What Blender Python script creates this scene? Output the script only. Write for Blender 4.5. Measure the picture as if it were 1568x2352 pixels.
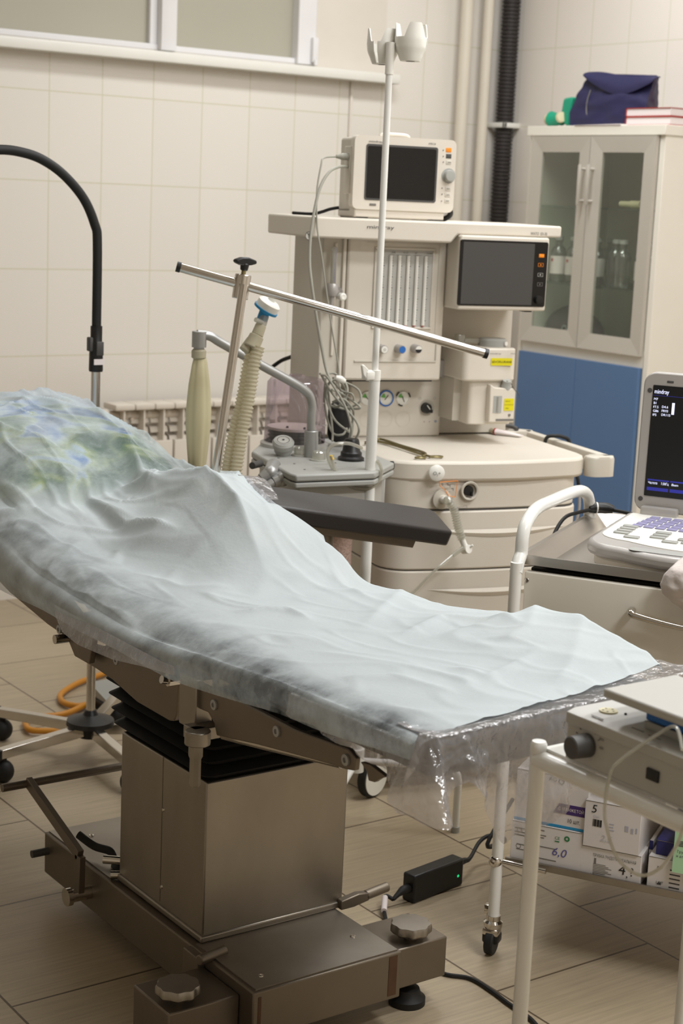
import bpy, bmesh, math, random
from mathutils import Vector, Matrix, noise
S = bpy.context.scene
COL = S.collection
for o in list(bpy.data.objects):
    bpy.data.objects.remove(o)
PI = math.pi
# ---------------------------------------------------------------- camera, light, exposure
cd = bpy.data.cameras.new('camera')
cam = bpy.data.objects.new('camera', cd)
COL.objects.link(cam)
cd.sensor_fit = 'VERTICAL'
cd.sensor_height = 22.3
cd.sensor_width = 14.9
cd.lens = 22.3 * 3763.4 / 2352
cd.clip_start = 0.05
R_, U_, F_ = Vector((0.8161, -0.5763, 0.0435)), Vector((0.0736, 0.1787, 0.9811)), Vector((0.5731, 0.7975, -0.1883))
cam.matrix_world = Matrix(((R_.x, U_.x, -F_.x, 0), (R_.y, U_.y, -F_.y, 0), (R_.z, U_.z, -F_.z, 1.45), (0, 0, 0, 1)))
cd.dof.use_dof = True
cd.dof.focus_distance = 2.85
cd.dof.aperture_fstop = 4.5
S.camera = cam
S.view_settings.view_transform = 'Standard'
S.view_settings.look = 'None'
S.view_settings.gamma = 1
S.view_settings.exposure = 0.0
S.view_settings.use_curve_mapping = False
w = bpy.data.worlds.new('world')
S.world = w
w.use_nodes = True
w.node_tree.nodes['Background'].inputs[0].default_value = (.8, .85, 1, 1)
w.node_tree.nodes['Background'].inputs[1].default_value = 0.05


def area(name, loc, sx, sy, power, col):
    l = bpy.data.lights.new(name, 'AREA')
    l.shape = 'RECTANGLE'
    l.size, l.size_y, l.energy, l.color = sx, sy, power, col
    o = bpy.data.objects.new(name, l)
    o.location = loc
    COL.objects.link(o)
    return o


WARM = (.975, .99, 1.0)
for i, (x, y, pw) in enumerate([(1.6, 3.4, 9), (3.4, 4.0, 29), (3.0, 2.6, 26), (3.0, 1.5, 38), (2.2, .2, 56)]):
    area('ceiling_lamp', (x, y, 2.97), 1.2, .3, pw, WARM)  # out of view; the one nearest the right wall is added to brighten it


# ---------------------------------------------------------------- materials
def lin(c):
    c = c / 255
    return c / 12.92 if c <= .04045 else ((c + .055) / 1.055) ** 2.4


def rgb(c):
    return (lin(c[0]), lin(c[1]), lin(c[2]), 1)


def nd(nt, t, **kw):
    n = nt.nodes.new(t)
    for k, v in kw.items():
        if k in n.inputs.keys():
            n.inputs[k].default_value = v
        else:
            setattr(n, k, v)
    return n


def mat(name, c, rough=.5, metal=0, var=.04, vs=9, bump=0, bs=60, stretch=(1, 1, 1), trans=0, alpha=1, emit=0, coat=0, ior=1.45, spec=.5, sss=0):
    m = bpy.data.materials.new(name)
    m.use_nodes = True
    nt = m.node_tree
    b = nt.nodes['Principled BSDF']
    b.inputs['Roughness'].default_value = rough
    b.inputs['Metallic'].default_value = metal
    b.inputs['Transmission Weight'].default_value = trans
    b.inputs['Alpha'].default_value = alpha
    b.inputs['Coat Weight'].default_value = coat
    b.inputs['IOR'].default_value = ior
    b.inputs['Specular IOR Level'].default_value = spec
    col = rgb(c)
    if emit:
        b.inputs['Emission Color'].default_value = col
        b.inputs['Emission Strength'].default_value = emit
    tc = nd(nt, 'ShaderNodeTexCoord')
    mp = nd(nt, 'ShaderNodeMapping', Scale=stretch)
    nt.links.new(tc.outputs['Object'], mp.inputs[0])
    n = nd(nt, 'ShaderNodeTexNoise', Scale=vs, Detail=4.0)
    nt.links.new(mp.outputs[0], n.inputs['Vector'])
    rp = nd(nt, 'ShaderNodeMapRange')
    rp.inputs[3].default_value = 1 - var
    rp.inputs[4].default_value = 1 + var
    nt.links.new(n.outputs[0], rp.inputs[0])
    mx = nd(nt, 'ShaderNodeVectorMath', operation='SCALE')
    mx.inputs[0].default_value = col[:3]
    nt.links.new(rp.outputs[0], mx.inputs['Scale'])
    nt.links.new(mx.outputs[0], b.inputs['Base Color'])
    if bump:
        n2 = nd(nt, 'ShaderNodeTexNoise', Scale=bs, Detail=3.0)
        nt.links.new(mp.outputs[0], n2.inputs['Vector'])
        bp = nd(nt, 'ShaderNodeBump', Strength=bump, Distance=.01)
        nt.links.new(n2.outputs[0], bp.inputs['Height'])
        nt.links.new(bp.outputs[0], b.inputs['Normal'])
    return m


def tiles(name, axes, off, size, offset, mortar, c1, c2, cm, rough, streak=None, bumpd=.2):
    m = bpy.data.materials.new(name)
    m.use_nodes = True
    nt = m.node_tree
    b = nt.nodes['Principled BSDF']
    tc = nd(nt, 'ShaderNodeTexCoord')
    sp = nd(nt, 'ShaderNodeSeparateXYZ')
    nt.links.new(tc.outputs['Object'], sp.inputs[0])
    cb = nd(nt, 'ShaderNodeCombineXYZ')
    for i in range(2):
        ad = nd(nt, 'ShaderNodeMath', operation='SUBTRACT')
        nt.links.new(sp.outputs[axes[i]], ad.inputs[0])
        ad.inputs[1].default_value = off[i]
        nt.links.new(ad.outputs[0], cb.inputs[i])
    br = nd(nt, 'ShaderNodeTexBrick', offset=offset, offset_frequency=2, squash=1.0)
    br.inputs['Color1'].default_value = rgb(c1)
    br.inputs['Color2'].default_value = rgb(c2)
    br.inputs['Mortar'].default_value = rgb(cm)
    br.inputs['Scale'].default_value = 1
    br.inputs['Mortar Size'].default_value = mortar
    br.inputs['Mortar Smooth'].default_value = .3
    br.inputs['Brick Width'].default_value = size[0]
    br.inputs['Row Height'].default_value = size[1]
    nt.links.new(cb.outputs[0], br.inputs['Vector'])
    out = br.outputs[0]
    if streak:
        mp = nd(nt, 'ShaderNodeMapping', Scale=streak)
        nt.links.new(tc.outputs['Object'], mp.inputs[0])
        n = nd(nt, 'ShaderNodeTexNoise', Scale=1.0, Detail=5.0)
        nt.links.new(mp.outputs[0], n.inputs['Vector'])
        rp = nd(nt, 'ShaderNodeMapRange')
        rp.inputs[1].default_value = .3
        rp.inputs[2].default_value = .7
        rp.inputs[3].default_value = .86
        rp.inputs[4].default_value = 1.1
        nt.links.new(n.outputs[0], rp.inputs[0])
        mx = nd(nt, 'ShaderNodeVectorMath', operation='SCALE')
        nt.links.new(out, mx.inputs[0])
        nt.links.new(rp.outputs[0], mx.inputs['Scale'])
        out = mx.outputs[0]
    nt.links.new(out, b.inputs['Base Color'])
    b.inputs['Roughness'].default_value = rough
    bp = nd(nt, 'ShaderNodeBump', Strength=bumpd, Distance=.003, invert=True)
    nt.links.new(br.outputs['Fac'], bp.inputs['Height'])
    nt.links.new(bp.outputs[0], b.inputs['Normal'])
    return m


MT = dict(
    white=mat('white_enamel', (222, 216, 204), .35),
    tube=mat('white_tube_paint', (231, 230, 225), .28, coat=.3),
    plastic=mat('cream_plastic', (214, 206, 193), .42),
    plastic2=mat('pale_plastic', (200, 193, 180), .45),
    shelf_w=mat('cabinet_white', (226, 220, 208), .4),
    cab_grey=mat('brushed_alu', (190, 184, 174), .45, .25),
    blue=mat('blue_laminate', (82, 112, 152), .45),
    black=mat('black_plastic', (26, 25, 25), .4),
    rubber=mat('black_rubber', (24, 23, 22), .6),
    leather=mat('black_leatherette', (44, 40, 38), .42, bump=.05, bs=300),
    steel=mat('brushed_steel', (150, 143, 133), .36, .9, var=.22, vs=11, stretch=(1, 1, .5), bump=.03, bs=40),
    steel_d=mat('dull_steel', (122, 112, 99), .45, .75, var=.12, vs=8),
    chrome=mat('chrome', (205, 200, 192), .14, 1),
    alu=mat('satin_aluminium', (168, 168, 166), .4, .6),
    grey=mat('grey_plastic', (164, 164, 159), .45),
    lgrey=mat('light_grey_plastic', (182, 180, 174), .4),
    dgrey=mat('dark_grey', (74, 72, 70), .5),
    silver=mat('silver_plastic', (176, 172, 168), .38, .3),
    screen=mat('lcd_off', (70, 68, 66), .35),
    screen_k=mat('lcd_black', (20, 18, 18), .22),
    navy=mat('navy_nylon', (32, 31, 68), .6, var=.15, bump=.1, bs=30),
    green=mat('green_silicone', (24, 145, 112), .45),
    red=mat('red_cover', (160, 42, 34), .5),
    paper=mat('paper', (226, 216, 214), .8),
    orange=mat('orange_hose', (205, 138, 40), .45),
    amber=mat('orange_mark', (238, 140, 22), .5),
    yellow=mat('yellow_label', (216, 204, 16), .6),
    bluemark=mat('blue_mark', (42, 104, 180), .5),
    greenmark=mat('green_mark', (112, 186, 92), .6),
    ink=mat('black_ink', (34, 33, 32), .7),
    greyink=mat('grey_ink', (116, 112, 106), .7),
    pen=mat('pen_ink', (92, 88, 150), .7),
    cable=mat('grey_cable', (148, 146, 134), .5),
    radi=mat('radiator_enamel', (218, 209, 196), .4),
    pipe=mat('pipe_enamel', (214, 206, 190), .4),
    latex=mat('latex', (205, 196, 160), .5, var=.07, vs=14, stretch=(1, 1, .15)),
    carton=mat('white_carton', (216, 211, 208), .65),
    violet=mat('violet_print', (70, 46, 108), .6),
    bluec=mat('blue_print', (40, 140, 190), .6),
    navyc=mat('navy_print', (42, 42, 104), .6),
    mint=mat('mint_label', (176, 218, 178), .7),
    mattress=mat('grey_mattress', (46, 46, 50), .5),
    cloth=mat('white_cloth', (208, 198, 192), .85, var=.06, bump=.25, bs=50),
    khaki=mat('khaki_rubber', (176, 168, 144), .5),
    brass=mat('olive_steel', (134, 124, 88), .35, .7),
    filterblue=mat('filter_blue', (40, 150, 205), .3, trans=.25),
    whitepl=mat('white_plastic', (232, 230, 222), .35),
    sill=mat('sill_pvc', (226, 224, 216), .35),
    pvc=mat('window_pvc', (224, 222, 222), .35),
    frost=mat('frosted_pane', (170, 166, 150), .35, var=.06, vs=2),
    wallp=mat('plain_panel', (216, 208, 197), .5),
    ceil=mat('ceiling_paint', (225, 222, 215), .8),
    redd=mat('red_float', (180, 70, 60), .5),
    glow=mat('screen_text', (220, 225, 255), .5, emit=1.0),
    glowb=mat('screen_blue', (44, 48, 150), .5, emit=.3),
    led=mat('green_led', (10, 200, 120), .4, emit=1.2),
    rust=mat('rust_stain', (84, 58, 38), .7, var=.3, vs=40),
    keys=mat('lilac_keys', (140, 136, 170), .5),
    yconn=mat('yellow_connector', (226, 190, 60), .4),
)


def glassy(name, col, alpha, rough=.06, white=0.0, bump=0, bs=20, haze=(225, 222, 220), gain=.4):
    """thin clear sheet: mostly see-through, a little haze, plain reflection"""
    m = bpy.data.materials.new(name)
    m.use_nodes = True
    nt = m.node_tree
    nt.nodes.remove(nt.nodes['Principled BSDF'])
    out = nt.nodes['Material Output']
    tr = nd(nt, 'ShaderNodeBsdfTransparent', Color=rgb(col))
    df = nd(nt, 'ShaderNodeBsdfDiffuse', Color=rgb(haze))
    tl = nd(nt, 'ShaderNodeBsdfTranslucent', Color=rgb(haze))
    ad = nd(nt, 'ShaderNodeMixShader', Fac=.5)
    nt.links.new(df.outputs[0], ad.inputs[1])
    nt.links.new(tl.outputs[0], ad.inputs[2])
    m1 = nd(nt, 'ShaderNodeMixShader', Fac=white)
    nt.links.new(tr.outputs[0], m1.inputs[1])
    nt.links.new(ad.outputs[0], m1.inputs[2])
    gl = nd(nt, 'ShaderNodeBsdfGlossy', Roughness=rough)
    fr = nd(nt, 'ShaderNodeLayerWeight', Blend=.25)
    mr = nd(nt, 'ShaderNodeMapRange')
    mr.inputs[3].default_value = alpha
    mr.inputs[4].default_value = min(1, alpha + gain)
    nt.links.new(fr.outputs['Fresnel'], mr.inputs[0])
    m2 = nd(nt, 'ShaderNodeMixShader')
    nt.links.new(mr.outputs[0], m2.inputs[0])
    nt.links.new(m1.outputs[0], m2.inputs[1])
    nt.links.new(gl.outputs[0], m2.inputs[2])
    nt.links.new(m2.outputs[0], out.inputs[0])
    if bump:
        tc = nd(nt, 'ShaderNodeTexCoord')
        n2 = nd(nt, 'ShaderNodeTexNoise', Scale=bs, Detail=4.0)
        nt.links.new(tc.outputs['Object'], n2.inputs['Vector'])
        bp = nd(nt, 'ShaderNodeBump', Strength=bump, Distance=.02)
        nt.links.new(n2.outputs[0], bp.inputs['Height'])
        nt.links.new(bp.outputs[0], gl.inputs['Normal'])
        nt.links.new(bp.outputs[0], fr.inputs['Normal'])
    return m


MT['glass'] = glassy('cabinet_glass', (248, 251, 247), .05, .05, gain=.15)
MT['shelfglass'] = glassy('shelf_glass', (226, 240, 232), .06, .03, gain=.15)
MT['traysteel'] = mat('polished_tray', (186, 180, 172), .34, 1, var=.05)
MT['bottle'] = glassy('bottle_glass', (205, 214, 205), .12, .08, .12)
MT['film'] = glassy('clear_film', (238, 236, 240), .14, .17, .34, .9, 26)
MT['clear'] = glassy('clear_plastic', (232, 230, 222), .12, .1, .38, haze=(236, 236, 228))
MT['hose'] = glassy('ribbed_hose_plastic', (226, 220, 196), .06, .25, .75, haze=(236, 230, 210))
MT['dome'] = glassy('bellows_dome', (238, 229, 237), .08, .05, .10)


# ---------------------------------------------------------------- builders
class B:
    def __init__(s):
        s.bm = bmesh.new()

    def _faces(s, vs, fs):
        v = [s.bm.verts.new(q) for q in vs]
        for f in fs:
            try:
                s.bm.faces.new([v[i] for i in f])
            except ValueError:
                pass
        return v

    def box(s, x0, x1, y0, y1, z0, z1, r=0, seg=2):
        vs = [(x, y, z) for x in (x0, x1) for y in (y0, y1) for z in (z0, z1)]
        v = s._faces(vs, [(0, 1, 3, 2), (4, 6, 7, 5), (0, 4, 5, 1), (2, 3, 7, 6), (0, 2, 6, 4), (1, 5, 7, 3)])
        if r:
            es = list({e for q in v for e in q.link_edges})
            bmesh.ops.bevel(s.bm, geom=es, offset=r, segments=seg, affect='EDGES', profile=.5)
        return s

    def prism(s, poly, ax, a, b, r=0):
        n = len(poly)

        def P(q, h):
            return {'x': (h, q[0], q[1]), 'y': (q[0], h, q[1]), 'z': (q[0], q[1], h)}[ax]
        vs = [P(q, a) for q in poly] + [P(q, b) for q in poly]
        fs = [tuple(range(n))[::-1], tuple(range(n, 2 * n))] + [(i, (i + 1) % n, n + (i + 1) % n, n + i) for i in range(n)]
        v = s._faces(vs, fs)
        if r:
            es = [e for q in v[n:] for e in q.link_edges if e.other_vert(q) in v[n:]]
            bmesh.ops.bevel(s.bm, geom=list(set(es)), offset=r, segments=2, affect='EDGES', profile=.5)
        return s

    def hull(s, bot, top):
        """ring of 3d points bot joined to ring top, both capped"""
        n = len(bot)
        s._faces(list(bot) + list(top), [tuple(range(n))[::-1], tuple(range(n, 2 * n))] + [(i, (i + 1) % n, n + (i + 1) % n, n + i) for i in range(n)])
        return s

    def cyl(s, p, q, r, r2=None, n=20, cap=True):
        p, q = Vector(p), Vector(q)
        r2 = r if r2 is None else r2
        d = (q - p).normalized()
        a = d.orthogonal().normalized()
        b = d.cross(a)
        vs = [p + (a * math.cos(t) + b * math.sin(t)) * r for t in (2 * PI * i / n for i in range(n))] + \
             [q + (a * math.cos(t) + b * math.sin(t)) * r2 for t in (2 * PI * i / n for i in range(n))]
        fs = [(i, (i + 1) % n, n + (i + 1) % n, n + i) for i in range(n)]
        if cap:
            fs += [tuple(range(n))[::-1], tuple(range(n, 2 * n))]
        s._faces(vs, fs)
        return s

    def tube(s, pts, r, n=10, sub=6, closed=False, rad=None, flat=1):
        pts = [Vector(q) for q in pts]
        P, RR = [], []
        m = len(pts)
        rs = rad or [r] * m
        if sub <= 1:
            P, RR = pts, rs
        else:
            rng = range(m if closed else m - 1)
            for i in rng:
                g = (lambda k: pts[k % m]) if closed else (lambda k: pts[max(0, min(m - 1, k))])
                p0, p1, p2, p3 = g(i - 1), g(i), g(i + 1), g(i + 2)
                for j in range(sub):
                    t = j / sub
                    P.append(.5 * ((2 * p1) + (p2 - p0) * t + (2 * p0 - 5 * p1 + 4 * p2 - p3) * t * t + (3 * p1 - p0 - 3 * p2 + p3) * t ** 3))
                    RR.append(rs[i] + (rs[(i + 1) % m] - rs[i]) * t)
            if not closed:
                P.append(pts[-1])
                RR.append(rs[-1])
        k = len(P)
        rings = []
        a = None
        for i in range(k):
            d = (P[(i + 1) % k] - P[i - 1]) if closed else (P[min(k - 1, i + 1)] - P[max(0, i - 1)])
            if d.length < 1e-9:
                d = Vector((0, 0, 1))
            d.normalize()
            a = d.orthogonal().normalized() if a is None else (a - d * a.dot(d)).normalized()
            b = d.cross(a)
            rings.append([s.bm.verts.new(P[i] + (a * math.cos(2 * PI * j / n) + b * flat * math.sin(2 * PI * j / n)) * RR[i]) for j in range(n)])
        for i in range(k if closed else k - 1):
            A, Bq = rings[i], rings[(i + 1) % k]
            for j in range(n):
                s.bm.faces.new((A[j], A[(j + 1) % n], Bq[(j + 1) % n], Bq[j]))
        if not closed:
            s.bm.faces.new(rings[0][::-1])
            s.bm.faces.new(rings[-1])
        return s

    def lathe(s, prof, c, d=(0, 0, 1), n=32, sx=1, sy=1, mod=None):
        c, d = Vector(c), Vector(d).normalized()
        a = Vector((1, 0, 0)) if abs(d.x) < .9 else Vector((0, 1, 0))
        a = (a - d * a.dot(d)).normalized()
        b = d.cross(a)
        rings = []
        for (r, h) in prof:
            if r < 1e-6:
                rings.append([s.bm.verts.new(c + d * h)])
            else:
                ring = []
                for i in range(n):
                    t = 2 * PI * i / n
                    k = mod(t, r, h) if mod else r
                    ring.append(s.bm.verts.new(c + d * h + a * math.cos(t) * k * sx + b * math.sin(t) * k * sy))
                rings.append(ring)
        for A, Q in zip(rings, rings[1:]):
            for i in range(n):
                j = (i + 1) % n
                if len(A) == 1 and len(Q) == 1:
                    continue
                if len(A) == 1:
                    s.bm.faces.new((A[0], Q[j], Q[i]))
                elif len(Q) == 1:
                    s.bm.faces.new((A[i], A[j], Q[0]))
                else:
                    s.bm.faces.new((A[i], A[j], Q[j], Q[i]))
        return s

    def ball(s, c, r, sx=1, sy=1, sz=1, n=16):
        m = Matrix.Translation(c) @ Matrix.Diagonal((r * sx, r * sy, r * sz, 1))
        bmesh.ops.create_uvsphere(s.bm, u_segments=n, v_segments=n // 2 + 2, radius=1, matrix=m)
        return s

    def disc(s, c, d, r, n=24, h=.0006, r0=0, a0=0, a1=2 * PI):
        """thin disc or ring sector facing d"""
        c, d = Vector(c), Vector(d).normalized()
        a = Vector((0, 0, 1)).cross(d)
        a = a.normalized() if a.length > .01 else Vector((1, 0, 0))
        b = d.cross(a)
        full = abs(a1 - a0 - 2 * PI) < 1e-4
        k = n if full else n + 1
        T = [a0 + (a1 - a0) * i / n for i in range(k)]
        o = [c + d * h + (a * math.cos(t) + b * math.sin(t)) * r for t in T]
        if r0 == 0:
            s._faces(o if full else o + [c + d * h], [tuple(range(k if full else k + 1))])
        else:
            i_ = [c + d * h + (a * math.cos(t) + b * math.sin(t)) * r0 for t in T]
            s._faces(o + i_, [(q, (q + 1) % k, k + (q + 1) % k, k + q) for q in range(k if full else k - 1)])
        return s

    def grid(s, f, nu, nv, thick=0):
        V = [[s.bm.verts.new(f(i / nu, j / nv)) for j in range(nv + 1)] for i in range(nu + 1)]
        for i in range(nu):
            for j in range(nv):
                s.bm.faces.new((V[i][j], V[i + 1][j], V[i + 1][j + 1], V[i][j + 1]))
        if thick:
            s.bm.normal_update()
            bmesh.ops.solidify(s.bm, geom=s.bm.faces[:], thickness=thick)
        return s

    def text(s, t, p, h, right=(1, 0, 0), up=(0, 0, 1), w=None, ctr=False, lift=.0006):
        """lettering of cap height h starting at p (or centred on p)"""
        cu = bpy.data.curves.new('t', 'FONT')
        cu.body = t
        cu.resolution_u = 3
        ob = bpy.data.objects.new('t', cu)
        me = bpy.data.meshes.new_from_object(ob)
        bpy.data.objects.remove(ob)
        bpy.data.curves.remove(cu)
        if len(me.vertices) == 0:
            return s
        xs = [v.co.x for v in me.vertices]
        x0, x1 = min(xs), max(xs)
        k = h / .70
        kx = w / (x1 - x0) if w else k
        R, U = Vector(right).normalized(), Vector(up).normalized()
        N = R.cross(U)
        p = Vector(p)
        if ctr:
            p = p - R * (x1 - x0) * kx / 2 - U * h / 2
        vs = [p + R * (v.co.x - x0) * kx + U * v.co.y * k + N * lift for v in me.vertices]
        s._faces(vs, [tuple(f.vertices) for f in me.polygons])
        bpy.data.meshes.remove(me)
        return s


FRM = {'W': ((0, 0), 0.0), 'M': ((2.34, 3.05), 90 - 104.2), 'T': ((2.026, 2.252), 90 - 149.0)}
BASE = {}


def place(o, fr, base):
    (ox, oy), deg = FRM[fr]
    a = math.radians(deg)
    bx, by, bz = base
    o.location = (ox + bx * math.cos(a) - by * math.sin(a), oy + bx * math.sin(a) + by * math.cos(a), bz)
    o.rotation_euler = (0, 0, a)
    BASE[o.name] = Vector(base)


def tagit(o, label, cat, group=None):
    o['label'] = label
    o['category'] = cat
    if group:
        o['group'] = group


def thing(name, label, cat, base, fr='W', group=None):
    o = bpy.data.objects.new(name, None)
    o.empty_display_size = .05
    COL.objects.link(o)
    place(o, fr, base)
    tagit(o, label, cat, group)
    return o


def mesh(name, b, m, off=None, ang=38, bev=0, sub=0, sol=0):
    if off is not None:
        bmesh.ops.translate(b.bm, verts=b.bm.verts[:], vec=-off)
    bmesh.ops.recalc_face_normals(b.bm, faces=b.bm.faces[:])
    me = bpy.data.meshes.new(name)
    b.bm.to_mesh(me)
    b.bm.free()
    me.materials.append(MT[m] if isinstance(m, str) else m)
    for p in me.polygons:
        p.use_smooth = True
    me.set_sharp_from_angle(angle=math.radians(ang))
    o = bpy.data.objects.new(name, me)
    COL.objects.link(o)
    if bev:
        md = o.modifiers.new('bevel', 'BEVEL')
        md.width = bev
        md.segments = 2
        md.limit_method = 'ANGLE'
        md.angle_limit = math.radians(40)
    if sol:
        md = o.modifiers.new('solid', 'SOLIDIFY')
        md.thickness = sol
        md.offset = 0
    if sub:
        md = o.modifiers.new('sub', 'SUBSURF')
        md.levels = md.render_levels = sub
    return o


def part(name, b, m, par, label=None, **kw):
    base = BASE[par.name]
    o = mesh(name, b, m, base, **kw)
    o.parent = par
    BASE[o.name] = base
    if label:
        o['label'] = label
    return o


def solo(name, b, m, label, cat, fr='W', group=None, **kw):
    xs = [v.co for v in b.bm.verts]
    lo = [min(v[i] for v in xs) for i in range(3)]
    hi = [max(v[i] for v in xs) for i in range(3)]
    base = Vector(((lo[0] + hi[0]) / 2, (lo[1] + hi[1]) / 2, lo[2]))
    o = mesh(name, b, m, base, **kw)
    place(o, fr, base)
    tagit(o, label, cat, group)
    return o


def struct(name, b, m, par=None, **kw):
    o = mesh(name, b, m, None, **kw)
    if par:
        o.parent = par
    else:
        o['kind'] = 'structure'
    return o


def p3(pts, axis, val):
    """2d list to 3d points lying at axis = val"""
    return [{'x': (val, a, b), 'y': (a, val, b), 'z': (a, b, val)}[axis] for a, b in pts]


def rrect(x0, x1, y0, y1, r, n=4):
    o = []
    for cx, cy, a in ((x1 - r, y1 - r, 0), (x0 + r, y1 - r, 90), (x0 + r, y0 + r, 180), (x1 - r, y0 + r, 270)):
        for i in range(n + 1):
            t = math.radians(a + 90 * i / n)
            o.append((cx + r * math.cos(t), cy + r * math.sin(t)))
    return o


# ---------------------------------------------------------------- setting
XR, YB, ZC = 4.504, 5.26, 3.0
floor_m = tiles('floor_tiles', (1, 0), (2.326, 1.135), (.4, .4), .5, .0028, (176, 160, 134), (168, 152, 127), (92, 76, 56), .42, (6, 130, 1))
wallb_m = tiles('wall_tiles_back', (0, 2), (2.4825, 1.762), (.2, .3), 0, .0022, (226, 220, 211), (223, 217, 208), (204, 199, 174), .25)
wallr_m = tiles('wall_tiles_right', (1, 2), (4.37, 1.762), (.2, .3), 0, .0020, (226, 219, 210), (224, 217, 208), (208, 202, 182), .25)
struct('floor', B().box(-1.8, XR, -1.6, YB, -.06, 0), floor_m)
struct('ceiling', B().box(-1.8, XR, -1.6, YB, ZC, ZC + .05), 'ceil')
# back wall leaves the window opening free
wb = B().box(-1.86, XR + .06, YB, YB + .12, -.06, 1.93)
wb.box(-1.86, -.2, YB, YB + .12, 1.93, ZC + .05).box(3.56, XR + .06, YB, YB + .12, 1.93, ZC + .05).box(-.2, 3.56, YB, YB + .12, 2.75, ZC + .05)
struct('wall_back', wb, wallb_m)
struct('wall_right', B().box(XR, XR + .06, -1.6, YB, -.06, ZC + .05), wallr_m)
struct('wall_left', B().box(-1.86, -1.8, -1.6, YB, -.06, ZC + .05), 'wallp')
struct('wall_front', B().box(-1.86, XR + .06, -1.66, -1.6, -.06, ZC + .05), 'wallp')
# window: pvc frame, two frosted panes, centre mullion, hinge
wf = B()
wf.box(-.2, 3.56, YB + .005, YB + .055, 1.93, 1.952).box(3.478, 3.56, YB - .012, YB + .055, 1.93, 2.75).box(-.2, 3.56, YB + .005, YB + .055, 2.68, 2.75)
wf.box(2.868, 2.90, YB + .01, YB + .05, 1.95, 2.7).box(-.2, -.1, YB, YB + .05, 1.95, 2.7)
win = struct('window_1', wf, 'pvc', bev=.004)
struct('mullion', B().box(2.898, 2.962, YB - .02, YB + .03, 1.93, 2.72, .006), 'pvc', win)
struct('hinge', B().box(3.535, 3.56, YB - .03, YB - .01, 1.94, 2.03, .004).cyl((3.548, YB - .03, 1.93), (3.548, YB - .03, 1.95), .008), 'pvc', win)
struct('pane', B().box(-.15, 2.87, YB + .03, YB + .036, 1.945, 2.69), 'frost', win)
struct('pane', B().box(2.955, 3.48, YB + .03, YB + .036, 1.945, 2.69), 'frost', win)
struct('trim_1', B().box(3.56, 3.885, YB - .006, YB, 1.925, 2.8), 'wallp')
struct('trim_2', B().box(-.3, 3.915, YB - .075, YB + .004, 1.886, 1.922, .005), 'sill')
struct('trim_3', B().box(3.728, 3.74, YB - .011, YB, 1.2, 1.887, .003), 'wallp')
solo('wall_hook', B().box(3.715, 3.735, YB - .03, YB - .001, 1.38, 1.455, .006).box(3.717, 3.733, YB - .045, YB - .03, 1.385, 1.405, .004), 'whitepl', 'small white plastic hook on the tiled wall left of the patient monitor', 'hook')
# heating pipes and the black ribbed duct in the far corner
solo('heating_pipe', B().cyl((4.235, 5.2, .0), (4.235, 5.2, ZC), .024), 'pipe', 'pale painted heating pipe, left one of the vertical pair behind the patient monitor', 'pipe')
solo('heating_pipe', B().cyl((4.345, 5.2, .0), (4.345, 5.2, ZC), .021), 'pipe', 'pale painted heating pipe, right one of the pair, nearer the black duct', 'pipe')
b = B()
pr = []
z = 0.02
while z < ZC - .02:
    pr += [(.031, z), (.036, z + .003), (.036, z + .009), (.031, z + .012)]
    z += .015
b.lathe([(0, .0), (.03, .0)] + pr + [(.03, ZC), (0, ZC)], (4.462, 5.2, 0), n=16)
solo('ribbed_duct', b, mat('duct_plastic', (54, 49, 47), .55), 'dark ribbed vertical duct in the corner behind the cabinet', 'pipe')
solo('pipe_bracket', B().box(4.42, XR, 5.15, 5.165, 1.755, 1.775, .003).box(4.42, 4.435, 5.15, YB, 1.755, 1.775, .003), 'whitepl', 'white bracket clasping the dark ribbed duct in the corner', 'bracket')

# ---------------------------------------------------------------- radiator
r = thing('radiator', 'white sectional radiator on the back wall below the window', 'radiator', (2.95, 5.17, .10))
for i in range(11):
    x = 2.678 + i * .08
    b = B()
    b.box(x + .0012, x + .0788, 5.112, 5.21, .678, .70, .005, 2)
    b.box(x + .037, x + .043, 5.12, 5.21, .14, .69, .001)
    for k, zz in enumerate((.655, .62, .585)):
        b.prism([(5.155, zz - .030), (5.162, zz - .012), (5.2, zz - .004), (5.2, zz - .010), (5.168, zz - .018), (5.160, zz - .032)], 'x', x + .005, x + .075)
    b.box(x + .003, x + .077, 5.115, 5.13, .13, .565, .005)
    b.box(x + .015, x + .065, 5.13, 5.21, .13, .56)
    part('section', b, 'radi', r)
part('manifold', B().cyl((2.66, 5.17, .16), (3.56, 5.17, .16), .017), 'radi', r)
b = B().cyl((2.66, 5.17, .655), (3.56, 5.17, .655), .017).cyl((2.655, 5.17, .655), (2.675, 5.17, .655), .024)
part('manifold', b, 'radi', r)
for x in (2.76, 3.0, 3.24):
    part('bracket', B().box(x - .004, x + .004, 5.19, YB - .002, .64, .66).cyl((x, 5.14, .642), (x, YB - .002, .642), .006), 'chrome', r, 'chrome wall bracket')
part('bracket', B().cyl((2.8, 5.18, 0), (2.8, 5.18, .15), .012).cyl((3.4, 5.18, 0), (3.4, 5.18, .15), .012), 'radi', r)
# ---------------------------------------------------------------- operating table
def lerp_tab(tab, y):
    if y <= tab[0][0]:
        return tab[0][1]
    for (a, p), (b, q) in zip(tab, tab[1:]):
        if y <= b:
            t = (y - a) / (b - a)
            t = t * t * (3 - 2 * t) * .5 + t * .5
            return p + (q - p) * t
    return tab[-1][1]


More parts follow.
